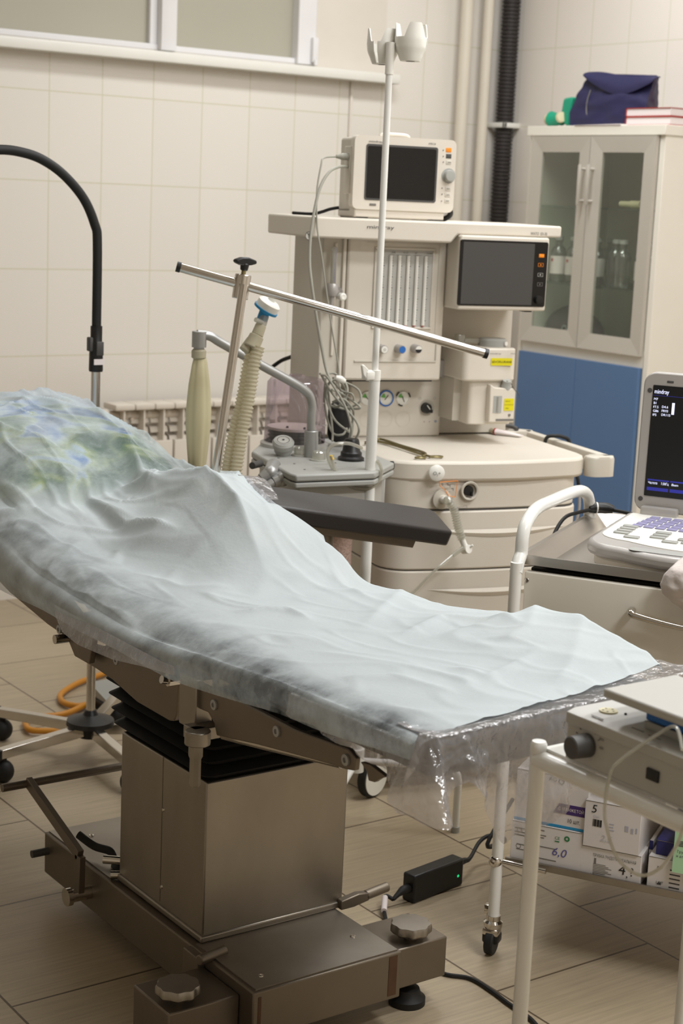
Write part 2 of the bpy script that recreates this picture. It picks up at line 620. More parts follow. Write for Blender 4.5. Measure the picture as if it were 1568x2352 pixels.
ZT = [(1.58, .768), (2.1, .750), (2.45, .742), (2.75, .757), (2.96, .795), (3.4, .868), (3.7, .905)]
ZF = [(1.58, .785), (1.643, .804), (1.832, .815), (1.935, .802), (1.997, .775), (2.194, .752), (2.404, .752), (2.625, .770), (2.755, .795), (2.89, .838), (3.19, .852), (3.4, .872), (3.7, .905)]
ZB = [(1.59, .727), (1.878, .701), (2.26, .664), (2.7, .667), (2.96, .664), (3.4, .735), (3.7, .78)]
fi = [(1.697,0.89),(2.198,0.7976)]      # long top edges of the arm board, far and near
ni = [(1.644,0.8727),(2.168,0.7691)]
XL, XF = 1.30, 1.80
t = thing('operating_table', 'steel operating table with raised back section on a square column and flat base', 'operating table', (1.556, 2.53, 0))
part('base_plate', B().box(1.388, 1.70, 2.122, 2.93, .052, .14), 'steel_d', t, bev=.003)
part('base_cover', B().box(1.396, 1.694, 2.128, 2.326, .14, .1425), 'steel', t)
part('base_cover', B().box(1.396, 1.694, 2.65, 2.925, .14, .142), 'steel', t)
for x, y in ((1.43, 2.165), (1.655, 2.21), (1.46, 2.86), (1.64, 2.86)):
    part('screw', B().lathe([(.0055, 0), (.005, .002), (.0025, .0024), (.002, .001), (0, .001)], (x, y, .142), n=12), 'chrome', t)
part('rust_mark', B().box(1.398, 1.404, 2.1213, 2.1218, .055, .13), 'rust', t)
part('rust_mark', B().box(1.672, 1.69, 2.1213, 2.1218, .06, .135), 'rust', t)
col = part('column', B().box(1.408, 1.712, 2.325, 2.64, .14, .44).box(1.403, 1.717, 2.32, 2.645, .142, .155), 'steel', t, bev=.003)
part('seam', B().box(1.4074, 1.408, 2.4785, 2.4795, .16, .44), 'steel_d', col)
for zz in (.19, .34):
    part('rivet', B().lathe([(.004, 0), (.003, .002), (0, .0025)], (1.408, 2.474, zz), (-1, 0, 0), n=10), 'chrome', col)
# pleated cover
b = B()
n = 7
for i in range(n):
    z0, z1 = .44 + i * .026, .44 + (i + 1) * .026
    e = .012 if i < n - 1 else 0
    zm = (z0 + z1) / 2

    def ring(d, z):
        return [(x, y, z) for x, y in rrect(1.412 - d, 1.708 + d, 2.33 - d, 2.66 + d + i * .012, .02)]
    b.hull(ring(-.006, z0), ring(e, zm))
    b.hull(ring(e, zm), ring(-.006, z1))
part('pleated_cover', b, 'rubber', t)
part('under_frame', B().box(1.36, 1.75, 2.3, 2.72, .62, .66).box(1.345, 1.765, 2.2, 2.42, .655, .69), 'steel_d', t, bev=.004)
# side plates, near and far
for sx, X in (('near', 1.335), ('far', 1.775)):
    k = 1 if sx == 'near' else -1
    sp = part('seat_side_plate', B().prism([(2.718,0.6149),(2.493,0.6404),(2.314,0.6557),(2.295,0.6533),(2.3,0.5832),(2.308,0.5693),(2.323,0.5657),(2.438,0.5665),(2.532,0.5816),(2.602,0.5858),(2.684,0.5862)], 'x', X - .006, X + .006), 'steel_d', t, bev=.002)
    lp = part('leg_side_plate', B().prism([(2.21,0.6722),(2.188,0.6298),(2.158,0.6318),(2.138,0.6187),(2.13,0.6014),(2.014,0.6224),(1.827,0.6511),(1.781,0.6566),(1.759,0.661),(1.757,0.6805),(1.776,0.6879),(1.909,0.6765),(2.061,0.6772),(2.165,0.6733)], 'x', X - .025 * k - .005, X - .025 * k + .005), 'steel_d', t, bev=.002)
    for (y, z) in [(2.138,0.6505),(1.956,0.6607),(1.778,0.6716)]:
        part('bolt', B().lathe([(.0085, 0), (.0085, .003), (.004, .0035), (.004, .001), (0, .001)], (X - .030 * k, y, z), (-k, 0, 0), n=18), 'alu', lp, 'pale bolt head')
    part('hook', B().prism([(1.753,0.6752),(1.738,0.6672),(1.732,0.6545),(1.719,0.6563),(1.707,0.6657),(1.693,0.6723),(1.729,0.6785)], 'x', X - .02 * k - .004, X - .02 * k + .004), 'steel_d', lp, bev=.001)
    bp = part('back_side_plate', B().prism([(2.93, .655), (2.76, .632), (2.70, .628), (2.66, .632), (2.62, .60), (2.585, .60), (2.57, .66), (2.70, .71), (3.5, .84), (3.6, .80)], 'x', X - .02 * k - .006, X - .02 * k + .006), 'steel_d', t, bev=.002)
    for (y, z) in [(2.706,0.6353),(2.478,0.6355)]:
        part('bolt', B().lathe([(.0085, 0), (.0085, .003), (.004, .0035), (.004, .001), (0, .001)], (X - .026 * k, y, z), (-k, 0, 0), n=18), 'alu', bp, 'pale bolt head')
    (y, z), = [(2.284,0.6519)]
    part('clamp_bolt', B().cyl((X - .01 * k, y, z), (X - .034 * k, y, z), .011, n=8).cyl((X - .034 * k, y, z), (X - .045 * k, y, z + .003), .007), 'chrome', sp)
(a, c), = [(2.709,0.616)]
part('pivot_bolt', B().cyl((1.30, a, c), (1.33, a, c), .009), 'chrome', t)
# clamp block with its hanging socket
b = B()
(y0, z0), (y1, z1) = [(2.238,0.6584),(2.185,0.5923)]
b.box(1.298, 1.33, y1 + .0, y0, z1, z0 + .02)
(y2, z2), (y3, z3) = [(2.162,0.6066),(2.161,0.5829)]
b.cyl((1.285, y2 - .008, z2), (1.285, y2 - .008, z3), .021).box(1.28, 1.33, y2 - .005, y2 + .03, z3 + .002, z2)
ck = part('rail_clamp', b, 'steel', t, bev=.002)
(y4, z4), (y5, z5) = [(2.162,0.587),(2.159,0.5108)]
part('socket', B().lathe([(.008, 0), (.0095, .004), (.0095, z4 - z5 - .03), (.012, z4 - z5 - .025), (.012, z4 - z5)], (1.285, y5, z5), n=8), 'steel', ck)
(ya, za), (yb, zb) = [(2.128,0.6006),(1.806,0.6551)]
part('gas_strut', B().cyl((1.318, ya, za), (1.318, yb, zb), .0075).cyl((1.318, yb - .004, zb - .002), (1.318, yb - .03, zb + .02), .005), 'chrome', t, 'bright chrome strut')
(ya, za), (yb, zb) = [(2.67,0.5887),(2.526,0.5529)]
part('release_cable', B().cyl((1.35, ya, za), (1.40, yb, zb), .003), 'rubber', t, 'thin black release cable')
part('cross_bar', B().cyl((1.31, 3.0, .70), (1.78, 3.0, .70), .012), 'steel_d', t)
part('cross_bar', B().cyl((1.31, 1.8, .70), (1.78, 1.8, .70), .012), 'steel_d', t)
# mattress in three pads


def pad(y0, y1, nm):
    bb = B()
    n = 14
    for zz in (0, 1):
        pass
    top, bot = [], []

    def f(u, v, h):
        y = y0 + (y1 - y0) * u
        ins = .006 + .024 * max(0, min(1, (y - 1.9) / .4))
        return (XL + ins + (XF - XL - ins - .01) * v, y, lerp_tab(ZT, y) - .012 - h)
    vs = {}
    for i in range(n + 1):
        for j in (0, 1):
            for k in (0, 1):
                vs[i, j, k] = bb.bm.verts.new(f(i / n, j, .055 * k))
    for i in range(n):
        bb.bm.faces.new((vs[i, 0, 0], vs[i + 1, 0, 0], vs[i + 1, 1, 0], vs[i, 1, 0]))
        bb.bm.faces.new((vs[i, 0, 1], vs[i, 1, 1], vs[i + 1, 1, 1], vs[i + 1, 0, 1]))
        for j in (0, 1):
            bb.bm.faces.new((vs[i, j, 0], vs[i, j, 1], vs[i + 1, j, 1], vs[i + 1, j, 0]))
    for i in (0, n):
        bb.bm.faces.new((vs[i, 0, 0], vs[i, 1, 0], vs[i, 1, 1], vs[i, 0, 1]))
    part(nm, bb, 'mattress', t, bev=.012)


pad(1.59, 2.20, 'mattress_pad')
pad(2.205, 2.66, 'mattress_pad')
pad(2.665, 3.66, 'mattress_pad')
# outrigger blocks with scalloped levelling knobs and feet


def knob(bm_, c, r, h):
    bm_.lathe([(0, 0), (r * .9, 0), (r, .004), (r, h - .004), (r * .94, h), (0, h + .001)], c, n=72, mod=lambda a, rr, hh: rr * (1 + .045 * math.cos(9 * a)) if rr > r * .5 else rr)
    return bm_


def outrigger(x0, x1, y0, y1, z0, z1, kx, ky, flip):
    o = part('outrigger', B().box(x0, x1, y0, y1, z0, z1), 'steel_d', t, bev=.003)
    part('levelling_knob', knob(B().cyl((kx, ky, z1 - .002), (kx, ky, z1 + .014), .012), (kx, ky, z1 + .012), .037, .018), 'steel', o)
    part('foot', B().lathe([(0, 0), (.034, 0), (.034, .012), (.026, .018), (.022, .03), (.009, .036), (.009, z0), (0, z0)], (kx, ky, 0)), 'rubber', o)


outrigger(1.25, 1.387, 2.163, 2.285, .045, .12, 1.288, 2.2, 1)
outrigger(1.701, 1.825, 2.148, 2.265, .05, .128, 1.762, 2.178, -1)
part('foot', B().lathe([(0, 0), (.034, 0), (.034, .012), (.026, .018), (.022, .03), (.009, .036), (.009, .052), (0, .052)], (1.545, 2.88, 0)), 'rubber', t)
# tilting push bar on the left of the base
arm = [(2.72,0.0844),(2.717,0.1715),(2.956,0.2449)]
b = B()
for (p, q) in zip(arm, arm[1:]):
    d = Vector((q[0] - p[0], q[1] - p[1])).normalized()
    nx = Vector((-d.y, d.x)) * .011
    b.prism([(p[0] + nx.x, p[1] + nx.y), (q[0] + nx.x, q[1] + nx.y), (q[0] - nx.x, q[1] - nx.y), (p[0] - nx.x, p[1] - nx.y)], 'x', 1.357, 1.37)
pb = part('push_arm', b, 'steel_d', t, bev=.001)
yy, zz = arm[2]
part('cross_handle', B().cyl((1.305, yy, zz - .004), (1.78, yy, zz - .004), .0085), 'steel_d', pb, bev=.001)
b = B()
for (p, q) in zip(arm, arm[1:]):
    d = Vector((q[0] - p[0], q[1] - p[1])).normalized()
    nx = Vector((-d.y, d.x)) * .011
    b.prism([(p[0] + nx.x, p[1] + nx.y), (q[0] + nx.x, q[1] + nx.y), (q[0] - nx.x, q[1] - nx.y), (p[0] - nx.x, p[1] - nx.y)], 'x', 1.725, 1.738)
part('push_arm', b, 'steel_d', t, bev=.001)
part('pivot', B().cyl((1.34, arm[0][0], arm[0][1] + .005), (1.39, arm[0][0], arm[0][1] + .005), .013).cyl((1.335, arm[0][0], arm[0][1] + .005), (1.345, arm[0][0], arm[0][1] + .005), .018), 'chrome', t)
(y6, z6), = [(2.913,0.1042)]
part('rod_end', B().cyl((1.352, y6, z6), (1.40, y6, z6), .008), 'dgrey', t)
# foot levers
b = B().tube([(1.43, 2.70, .15), (1.43, 2.72, .165), (1.415, 2.76, .165), (1.40, 2.80, .178)], .008, flat=.6)
b.lathe([(0, 0), (.03, 0), (.02, .014), (0, .016)], (1.45, 2.69, .142))
part('foot_lever', b, 'rubber', t, 'black foot lever')
part('foot_lever', B().cyl((1.40, 2.69, .166), (1.44, 2.655, .166), .0085).cyl((1.395, 2.65, .15), (1.43, 2.63, .15), .008), 'chrome', t, 'chrome foot lever')
b = B().box(1.372, 1.388, 2.28, 2.33, .06, .14).cyl((1.365, 2.262, .145), (1.425, 2.275, .145), .0095)
part('foot_lever', b, 'steel_d', t, bev=.002)
part('foot_lever', B().prism([(1.70, .142), (1.70, .16), (1.74, .166), (1.765, .163), (1.765, .148), (1.73, .142)], 'y', 2.31, 2.326).cyl((1.76, 2.318, .156), (1.815, 2.322, .16), .0095), 'steel_d', t, bev=.002)

# ---------------------------------------------------------------- pillow under the sheet
PC = (1.58, 3.325)


def pillow_h(x, y):
    a = abs((x - PC[0]) / .225)
    c = abs((y - PC[1]) / .335)
    if a >= 1 or c >= 1:
        return 0
    return .092 * (1 - a ** 3.4) ** .6 * (1 - c ** 3) ** .6


pm = mat('pillow_print', (120, 160, 120), .8)
nt = pm.node_tree
n1 = nd(nt, 'ShaderNodeTexNoise', Scale=9.0, Detail=2.0, Roughness=.6, Distortion=.6)
tc = nd(nt, 'ShaderNodeTexCoord')
nt.links.new(tc.outputs['Object'], n1.inputs['Vector'])
cr = nt.nodes.new('ShaderNodeValToRGB')
cr.color_ramp.elements[0].position = .36
cr.color_ramp.elements[0].color = rgb((44, 84, 140))
cr.color_ramp.elements[1].position = .66
cr.color_ramp.elements[1].color = rgb((62, 94, 76))
for pos, c in ((.43, (70, 120, 190)), (.485, (176, 196, 210)), (.53, (168, 180, 124)), (.59, (98, 124, 74))):
    e = cr.color_ramp.elements.new(pos)
    e.color = rgb(c)
sx_ = nd(nt, 'ShaderNodeSeparateXYZ')
nt.links.new(tc.outputs['Object'], sx_.inputs[0])
my = nd(nt, 'ShaderNodeMapRange')          # print goes from green to blue; the front's shade darkens its green end
my.inputs[1].default_value, my.inputs[2].default_value = -.30, .30
my.inputs[3].default_value, my.inputs[4].default_value = .16, -.14
nt.links.new(sx_.outputs[1], my.inputs[0])
ay_ = nd(nt, 'ShaderNodeMath', operation='ADD')
nt.links.new(n1.outputs[0], ay_.inputs[0])
nt.links.new(my.outputs[0], ay_.inputs[1])
nt.links.new(ay_.outputs[0], cr.inputs[0])
nt.links.new(cr.outputs[0], nt.nodes['Principled BSDF'].inputs['Base Color'])
b = B()


def pf(top):
    def f(u, v):
        x = PC[0] + .2245 * (2 * u - 1)
        y = PC[1] + .3345 * (2 * v - 1)
        z = lerp_tab(ZT, y) - .010
        return (x, y, z + (pillow_h(x, y) if top else 0))
    return f


b.grid(pf(True), 26, 26).grid(pf(False), 26, 26)
bmesh.ops.remove_doubles(b.bm, verts=b.bm.verts[:], dist=.0004)
solo('pillow', b, pm, 'green and blue printed pillow showing through the sheet at the head of the table', 'pillow', ang=180)

# ---------------------------------------------------------------- blue non-woven sheet
# long folds: start, end (x, y on the table), height, width
FOLDS = []
for pts, h, wd in (
    ([(1.706,3.244),(1.577,2.835)], .018, .018), ([(1.668,3.148),(1.618,2.909),(1.627,2.676),(1.59,2.443)], .030, .022),
    ([(1.56,3.387),(1.507,3.017),(1.479,2.755)], -.018, .020), ([(1.525,3.135),(1.493,2.8),(1.53,2.642)], .022, .02),
    ([(1.799,2.96),(1.842,2.786),(1.836,2.529)], .014, .016), ([(1.452,2.472),(1.493,2.306),(1.585,2.228)], .006, .016),
    ([(1.437,2.312),(1.52,2.262),(1.523,2.188)], .008, .011), ([(1.557,2.098),(1.769,2.271),(1.887,2.372)], .007, .02),
    ([(1.552,2.009),(1.701,2.061),(1.737,1.98),(1.707,1.86)], .010, .018), ([(1.827,1.974),(1.712,1.861),(1.636,1.841)], .008, .03),
    ([(1.864,1.892),(1.69,1.732),(1.576,1.639)], .005, .022), ([(1.515,1.819),(1.523,1.739),(1.664,1.772)], .007, .014),
    ([(1.409,2.044),(1.46,1.884),(1.493,1.72)], .005, .016), ([(1.345,1.88),(1.419,1.83),(1.444,1.699)], .005, .012),
    ([(1.318,2.878),(1.214,2.526),(1.143,2.266)], .014, .025), ([(1.287,2.642),(1.303,2.485),(1.223,2.228)], .012, .022),
    ([(1.28,2.331),(1.275,2.139),(1.271,1.954)], .010, .02), ([(1.413,2.631),(1.446,2.494),(1.527,2.418)], .007, .018),
    ([(1.581,2.414),(1.725,2.429),(1.688,2.216)], .006, .016), ([(1.283,2.139),(1.405,2.14),(1.463,2.052)], .005, .016),
    ([(1.44,3.149),(1.506,2.998),(1.508,2.76)], .010, .016), ([(1.672,3.442),(1.677,3.213),(1.617,2.961)], .008, .014)):
    FOLDS.append((pts, h, wd))


def folds(x, y):
    s = 0
    for pts, h, wd in FOLDS:
        best = 9
        fall = 1
        m = len(pts) - 1
        for i in range(m):
            ax, ay = pts[i]
            bx, by = pts[i + 1]
            dx, dy = bx - ax, by - ay
            L = dx * dx + dy * dy
            t_ = max(0, min(1, ((x - ax) * dx + (y - ay) * dy) / L))
            d = math.hypot(x - ax - t_ * dx, y - ay - t_ * dy)
            if d < best:
                best = d
                g = (i + t_) / m
                fall = min(1, 5 * g, 5 * (1 - g)) if 0 < g < 1 else .0
        if best < wd * 3:
            s += h * max(.12, fall) * (math.exp(-best / wd) if h > 0 else math.exp(-(best / wd) ** 2))
    return s


def sheet_top(x, y):
    s = max(0, min(1, (x - XL) / (XF - XL)))
    z = lerp_tab(ZT, y) * (1 - s ** 2.2) + lerp_tab(ZF, y) * s ** 2.2
    ph = pillow_h(x, y)
    z = max(z, lerp_tab(ZT, y) + ph * 1.0)
    # tent over the inner end of the arm board
    sm = lambda q: (lambda r: r * r * (3 - 2 * r))(max(0, min(1, q)))
    g = sm((y - 2.36) / .25) * sm((3.12 - y) / .40) * sm((x - 1.42) / .27)
    if g > 0:
        yb = max(2.61, min(2.72, y))
        q = (yb - 2.61) / .11
        bz = (1 - q) * (ni[0][1] + (x - ni[0][0]) * (ni[1][1] - ni[0][1]) / (ni[1][0] - ni[0][0])) + q * (fi[0][1] + (x - fi[0][0]) * (fi[1][1] - fi[0][1]) / (fi[1][0] - fi[0][0])) + .006
        z = max(z, z + (bz - z) * g)
    return z


def wr(x, y):
    # broad soft buckles along the table, a few finer creases
    y = y * .55 + x * .25
    a = noise.noise((x * 5, y * 5, 1.3)) * .008
    r = 1 - abs(noise.noise((x * 6 + 2, y * 8, 4.7))) * 2
    r2 = 1 - abs(noise.noise((x * 13 + y * 6, y * 9 - x * 4, 9.1))) * 2
    m_ = 1 + 1.2 * max(0, min(1, (y - x * .25) / .55 - 2.35) * 3) if y - x * .25 > 1.29 else 1
    return a * min(1, (1.9 - x) * 5) + max(0, r - .6) ** 1.3 * .010 * m_ + max(0, r2 - .72) * .006 * m_


NU, NV = 300, 150
T_HANG = .16


def drape(u, v):
    y = 1.592 + (3.715 - 1.592) * u
    zb, zt = lerp_tab(ZB, y), lerp_tab(ZT, y)
    rnd = .010 + .022 * max(0, min(1, (y - 1.95) / .4))
    xfar = 1.80 + .012 * math.sin(y * 7) + (.018 if y > 2.9 else 0)
    xfar -= .075 * max(0, min(1, (y - 2.46) / .12)) * max(0, min(1, (2.86 - y) / .1))
    if v < T_HANG:
        k = v / T_HANG
        dz = zt - zb - rnd
        x = 1.287 + .013 * k ** 3 - .012 * math.sin(k * PI) * (1 if y > 2.2 else .25) + .006 * noise.noise((y * 6, k, 0)) * (1 - k)
        z = zb + dz * (1 - (1 - k) ** 1.35)
        wn = .5 * k
        x0 = 1.30
    else:
        k = (v - T_HANG) / (1 - T_HANG)
        x = XL + (xfar - XL) * k
        z = sheet_top(x, y)
        wn = 1
        x0 = x
        z -= (.010 + .022 * max(0, min(1, (y - 1.95) / .4))) * max(0, 1 - k * 7) ** 2
        if k > .97 and (y < 2.5 or y > 2.85):
            z -= (k - .97) * .6
    floor_ = z - .004
    z += (wr(x0, y) + folds(x0, y)) * (wn if v >= T_HANG else .6 * wn)
    z = max(z, floor_)
    if y > 3.66:
        z -= (y - 3.66) * 2.4
        y = 3.66 + (y - 3.66) * .6
    # foot edge runs a little skew
    if u < .05:
        y += (1 - u / .05) * .05 * max(0, (x - 1.3) / .5)
    return (x, y, z)


dm = bpy.data.materials.new('nonwoven_sheet')
dm.use_nodes = True
nt = dm.node_tree
nt.nodes.remove(nt.nodes['Principled BSDF'])
tc = nd(nt, 'ShaderNodeTexCoord')
nf = nd(nt, 'ShaderNodeTexNoise', Scale=9.0, Detail=6.0, Roughness=.65)
nt.links.new(tc.outputs['Object'], nf.inputs['Vector'])
ff = nd(nt, 'ShaderNodeTexNoise', Scale=420.0, Detail=2.0)
nt.links.new(tc.outputs['Object'], ff.inputs['Vector'])
df = nd(nt, 'ShaderNodeBsdfDiffuse', Color=rgb((213, 221, 223)))
tl = nd(nt, 'ShaderNodeBsdfTranslucent', Color=rgb((208, 221, 226)))
mx1 = nd(nt, 'ShaderNodeMixShader', Fac=.25)
nt.links.new(df.outputs[0], mx1.inputs[1])
nt.links.new(tl.outputs[0], mx1.inputs[2])
tr = nd(nt, 'ShaderNodeBsdfTransparent', Color=(1, 1, 1, 1))
at = nd(nt, 'ShaderNodeAttribute', attribute_name='thin')  # see-through share per point; also darkens the shaded near side
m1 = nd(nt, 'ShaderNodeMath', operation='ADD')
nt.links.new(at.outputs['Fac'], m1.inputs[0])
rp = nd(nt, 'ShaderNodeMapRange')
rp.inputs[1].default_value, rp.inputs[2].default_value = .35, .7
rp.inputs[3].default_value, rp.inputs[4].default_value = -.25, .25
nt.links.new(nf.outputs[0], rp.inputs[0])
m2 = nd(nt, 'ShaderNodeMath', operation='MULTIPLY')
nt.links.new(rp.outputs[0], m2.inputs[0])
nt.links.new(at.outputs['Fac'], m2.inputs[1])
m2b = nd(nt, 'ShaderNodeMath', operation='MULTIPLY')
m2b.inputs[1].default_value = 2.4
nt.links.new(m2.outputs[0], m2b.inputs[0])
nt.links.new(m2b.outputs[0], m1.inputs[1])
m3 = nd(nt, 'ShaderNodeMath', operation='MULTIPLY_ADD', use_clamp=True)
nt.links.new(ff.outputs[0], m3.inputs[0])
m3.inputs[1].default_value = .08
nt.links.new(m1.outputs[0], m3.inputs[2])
mx2 = nd(nt, 'ShaderNodeMixShader')
nt.links.new(m3.outputs[0], mx2.inputs[0])
nt.links.new(mx1.outputs[0], mx2.inputs[1])
nt.links.new(tr.outputs[0], mx2.inputs[2])
bp = nd(nt, 'ShaderNodeBump', Strength=.12, Distance=.004)
nb = nd(nt, 'ShaderNodeTexNoise', Scale=120.0, Detail=3.0)
nt.links.new(tc.outputs['Object'], nb.inputs['Vector'])
nt.links.new(nb.outputs[0], bp.inputs['Height'])
nt.links.new(bp.outputs[0], df.inputs['Normal'])
nt.links.new(mx2.outputs[0], nt.nodes['Material Output'].inputs[0])
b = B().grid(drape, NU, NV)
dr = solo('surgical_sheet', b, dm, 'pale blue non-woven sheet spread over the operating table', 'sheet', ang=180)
# see-through where it clings; raised to put shade into near side and pillow front
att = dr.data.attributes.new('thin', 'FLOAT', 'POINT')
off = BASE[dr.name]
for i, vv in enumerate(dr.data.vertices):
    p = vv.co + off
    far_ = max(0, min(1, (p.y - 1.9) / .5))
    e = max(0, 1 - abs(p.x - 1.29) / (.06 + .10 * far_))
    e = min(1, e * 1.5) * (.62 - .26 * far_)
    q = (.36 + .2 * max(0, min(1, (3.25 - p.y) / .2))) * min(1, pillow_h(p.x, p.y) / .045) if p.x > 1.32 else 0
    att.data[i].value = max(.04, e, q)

# ---------------------------------------------------------------- clear film below the sheet
NEARB = [(1.743,0.6906),(1.661,0.6855),(1.593,0.6716),(1.535,0.662)]
FOOTB = [(1.296,0.649),(1.32,0.6865),(1.345,0.7001),(1.382,0.663),(1.439,0.5823),(1.476,0.6044),(1.551,0.6315),(1.607,0.6567),(1.753,0.6812)]
path = []
for i in range(40):
    y = 1.92 - (1.92 - 1.60) * i / 39
    zb = lerp_tab([(q[0], q[1]) for q in sorted(NEARB)], y) if y < NEARB[0][0] else NEARB[0][1] + .02
    path.append(((1.2925, y), (-1, 0), lerp_tab(ZT, y) - .004, min(zb, .70), y))
ncorn = 12
for i in range(ncorn):
    a = (i + .5) / ncorn * PI / 2
    path.append(((1.304 - .0115 * math.cos(a), 1.60 - .022 * math.sin(a)), (-math.cos(a), -math.sin(a)), .764, NEARB[-1][1] + .0, 1.6))
fx = sorted(FOOTB)
for i in range(90):
    x = 1.304 + (1.93 - 1.304) * i / 89
    path.append(((x, 1.578), (0, -1), lerp_tab([(1.3, .764), (1.6, .772), (1.8, .79), (1.86, .76), (1.93, .72)], x), lerp_tab(fx, x), x))


def film(u, v):
    s = u * (len(path) - 1)
    i = min(len(path) - 2, int(s))
    f_ = s - i
    A, Q = path[i], path[i + 1]
    mixv = lambda a, c: a + (c - a) * f_
    px, py = mixv(A[0][0], Q[0][0]), mixv(A[0][1], Q[0][1])
    nx, ny = mixv(A[1][0], Q[1][0]), mixv(A[1][1], Q[1][1])
    zt, zb = mixv(A[2], Q[2]), mixv(A[3], Q[3])
    if v < .25:       # lies on the mattress, tucked below the sheet
        k = 1 - v / .25
        d = -.09 * k
        z = zt - .006 + .010 * (1 - k) ** 2 + .002 * noise.noise((px * 30, py * 30, k * 4))
        if s < 39.5:
            z = zt - .012 - .010 * (1 - k)
        return (px + nx * d, py + ny * d, z)
    k = (v - .25) / .75
    amp = .020 * k ** 1.2
    w_ = math.sin(s * .42 + 1.5 * math.sin(s * .13)) * amp + .012 * noise.noise((s * .3, k * 3, 2)) * k + .004 * noise.noise((s * .9, k * 8, 5))
    corner = math.exp(-((s - 46) / 9) ** 2) * .05 * k
    z = zt + .004 + (zb - zt) * k
    if s < 39.5:
        z = zt - .022 + (zb - zt + .022) * k
        hem = max(0, min(1, (lerp_tab(ZB, py) + .02 - z) / .05))
        w_ *= hem
        corner *= hem
        if hem < 1:
            px += .010 * (1 - hem)
    return (px + nx * (.004 + w_ * .7 + corner), py + ny * (.004 + max(-.012, w_) + corner), z)


b = B().grid(film, 220, 36)


# strip showing beside the raised back section, far side and near side
def strip_far(u, v):
    y = 2.60 + .68 * u
    xe = 1.80 - .075 * max(0, min(1, (y - 2.46) / .12)) * max(0, min(1, (2.86 - y) / .1)) + (.018 if y > 2.9 else 0)
    wd = .02 + .075 * math.sin(PI * u) ** .7
    x = xe - .03 + wd * v
    z = sheet_top(min(x, 1.80), y) + (.006 if v > .25 else -.004) - .5 * max(0, x - 1.80) ** 1.2 + .005 * noise.noise((x * 30, y * 24, 1))
    return (x, y, z)


fl_far = B().grid(strip_far, 60, 10)
SAG = [(2.659,0.6779),(2.614,0.6578),(2.543,0.6526),(2.411,0.6596),(2.319,0.6716),(2.217,0.6809)]


def strip_near(u, v):
    k = u * (len(SAG) - 1)
    i = min(len(SAG) - 2, int(k))
    f_ = k - i
    y = SAG[i][0] + (SAG[i + 1][0] - SAG[i][0]) * f_
    zb = SAG[i][1] + (SAG[i + 1][1] - SAG[i][1]) * f_
    zt = lerp_tab(ZB, y) + .03
    return (1.276 - .012 * math.sin(u * PI) * v, y, zt + (zb - zt) * v)


fl_near = B().grid(strip_near, 40, 8)
pf_ = solo('plastic_film', b, 'film', 'crumpled clear plastic film hanging from the foot end of the table', 'plastic sheet', ang=180)
part('film_flap', fl_far, 'film', pf_, ang=180)
part('film_flap', fl_near, 'film', pf_, ang=180)
# ---------------------------------------------------------------- things fixed to the table
ab = thing('arm_board', 'black padded arm board sticking out from the far side of the table', 'arm board', (1.97, 2.68, .74))
P2 = Vector((2.19, 2.72, .800))
A = [Vector((fi[0][0], 2.72, fi[0][1])), Vector((fi[1][0], 2.72, fi[1][1])), Vector((ni[1][0], 2.61, ni[1][1])), Vector((ni[0][0], 2.61, ni[0][1]))]
ax = (A[1] - A[0]).normalized()
ay = (A[2] - A[1]).normalized()
nz = ax.cross(ay).normalized()
if nz.z < 0:
    nz = -nz
top = [A[0], A[1] - ax * .02, A[1] + ay * .015, A[2], A[3]]
b = B().hull([q - nz * .036 for q in top], top)
part('pad', b, 'leather', ab, bev=.006)
top2 = [A[0] - nz * .036 + ay * .012, A[1] - nz * .036 - ax * .08 + ay * .012, A[2] - nz * .036 - ax * .08 - ay * .012, A[3] - nz * .036 - ay * .012]
part('backing_plate', B().hull([q - nz * .018 for q in top2], top2), 'steel_d', ab, bev=.002)
q0 = A[2] - nz * .054 - ax * .30 - ay * .05
part('joint', B().cyl(q0, q0 - Vector((0, 0, .06)), .022).box(1.80, q0.x + .02, q0.y - .02, q0.y + .02, q0.z - .075, q0.z - .05), 'steel_d', ab, bev=.003)

sf = thing('screen_frame', 'chrome anaesthetic screen bar on an upright clamped to the table', 'screen frame', (1.81, 2.95, .80))
pl = [(1.776,0.7939),(1.841,1.262)]
bl, = [(1.743,1.291)]
br_, = [(2.341,1.128)]
LP, RP = Vector((bl[0], 3.06, bl[1])), Vector((br_[0], 2.74, br_[1]))
bd = (RP - LP).normalized()
part('upright', B().cyl((pl[0][0], 2.95, pl[0][1]), (pl[1][0], 2.95, pl[1][1]), .0095), 'chrome', sf)
jc = Vector((pl[1][0], 2.95, pl[1][1]))
k = (jc - LP).dot(bd)
jb = LP + bd * k
part('crossbar', B().cyl(LP, RP, .0098), 'chrome', sf)
b = B().lathe([(.0, 0), (.0112, 0), (.0112, .009), (.0098, .009)], LP - bd * .002, bd, n=20)
part('end_cap', b, 'black', sf, 'black end cap')
part('end_cap', B().lathe([(0, 0), (.0112, 0), (.0112, .009), (.0098, .009)], RP + bd * .002, -bd, n=20), 'black', sf, 'black end cap')
ud = (jc - Vector((pl[0][0], 2.95, pl[0][1]))).normalized()
part('clamp', B().cyl(jb - ud * .030, jb + ud * .022, .0175, n=28), 'chrome', sf, bev=.002)
kn = B().cyl(jb + ud * .02, jb + ud * .034, .005)
part('clamp_screw', kn, 'brass', sf)
b = B().cyl(jb + ud * .030, jb + ud * .046, .008, .010)
kk = jb + ud * .046
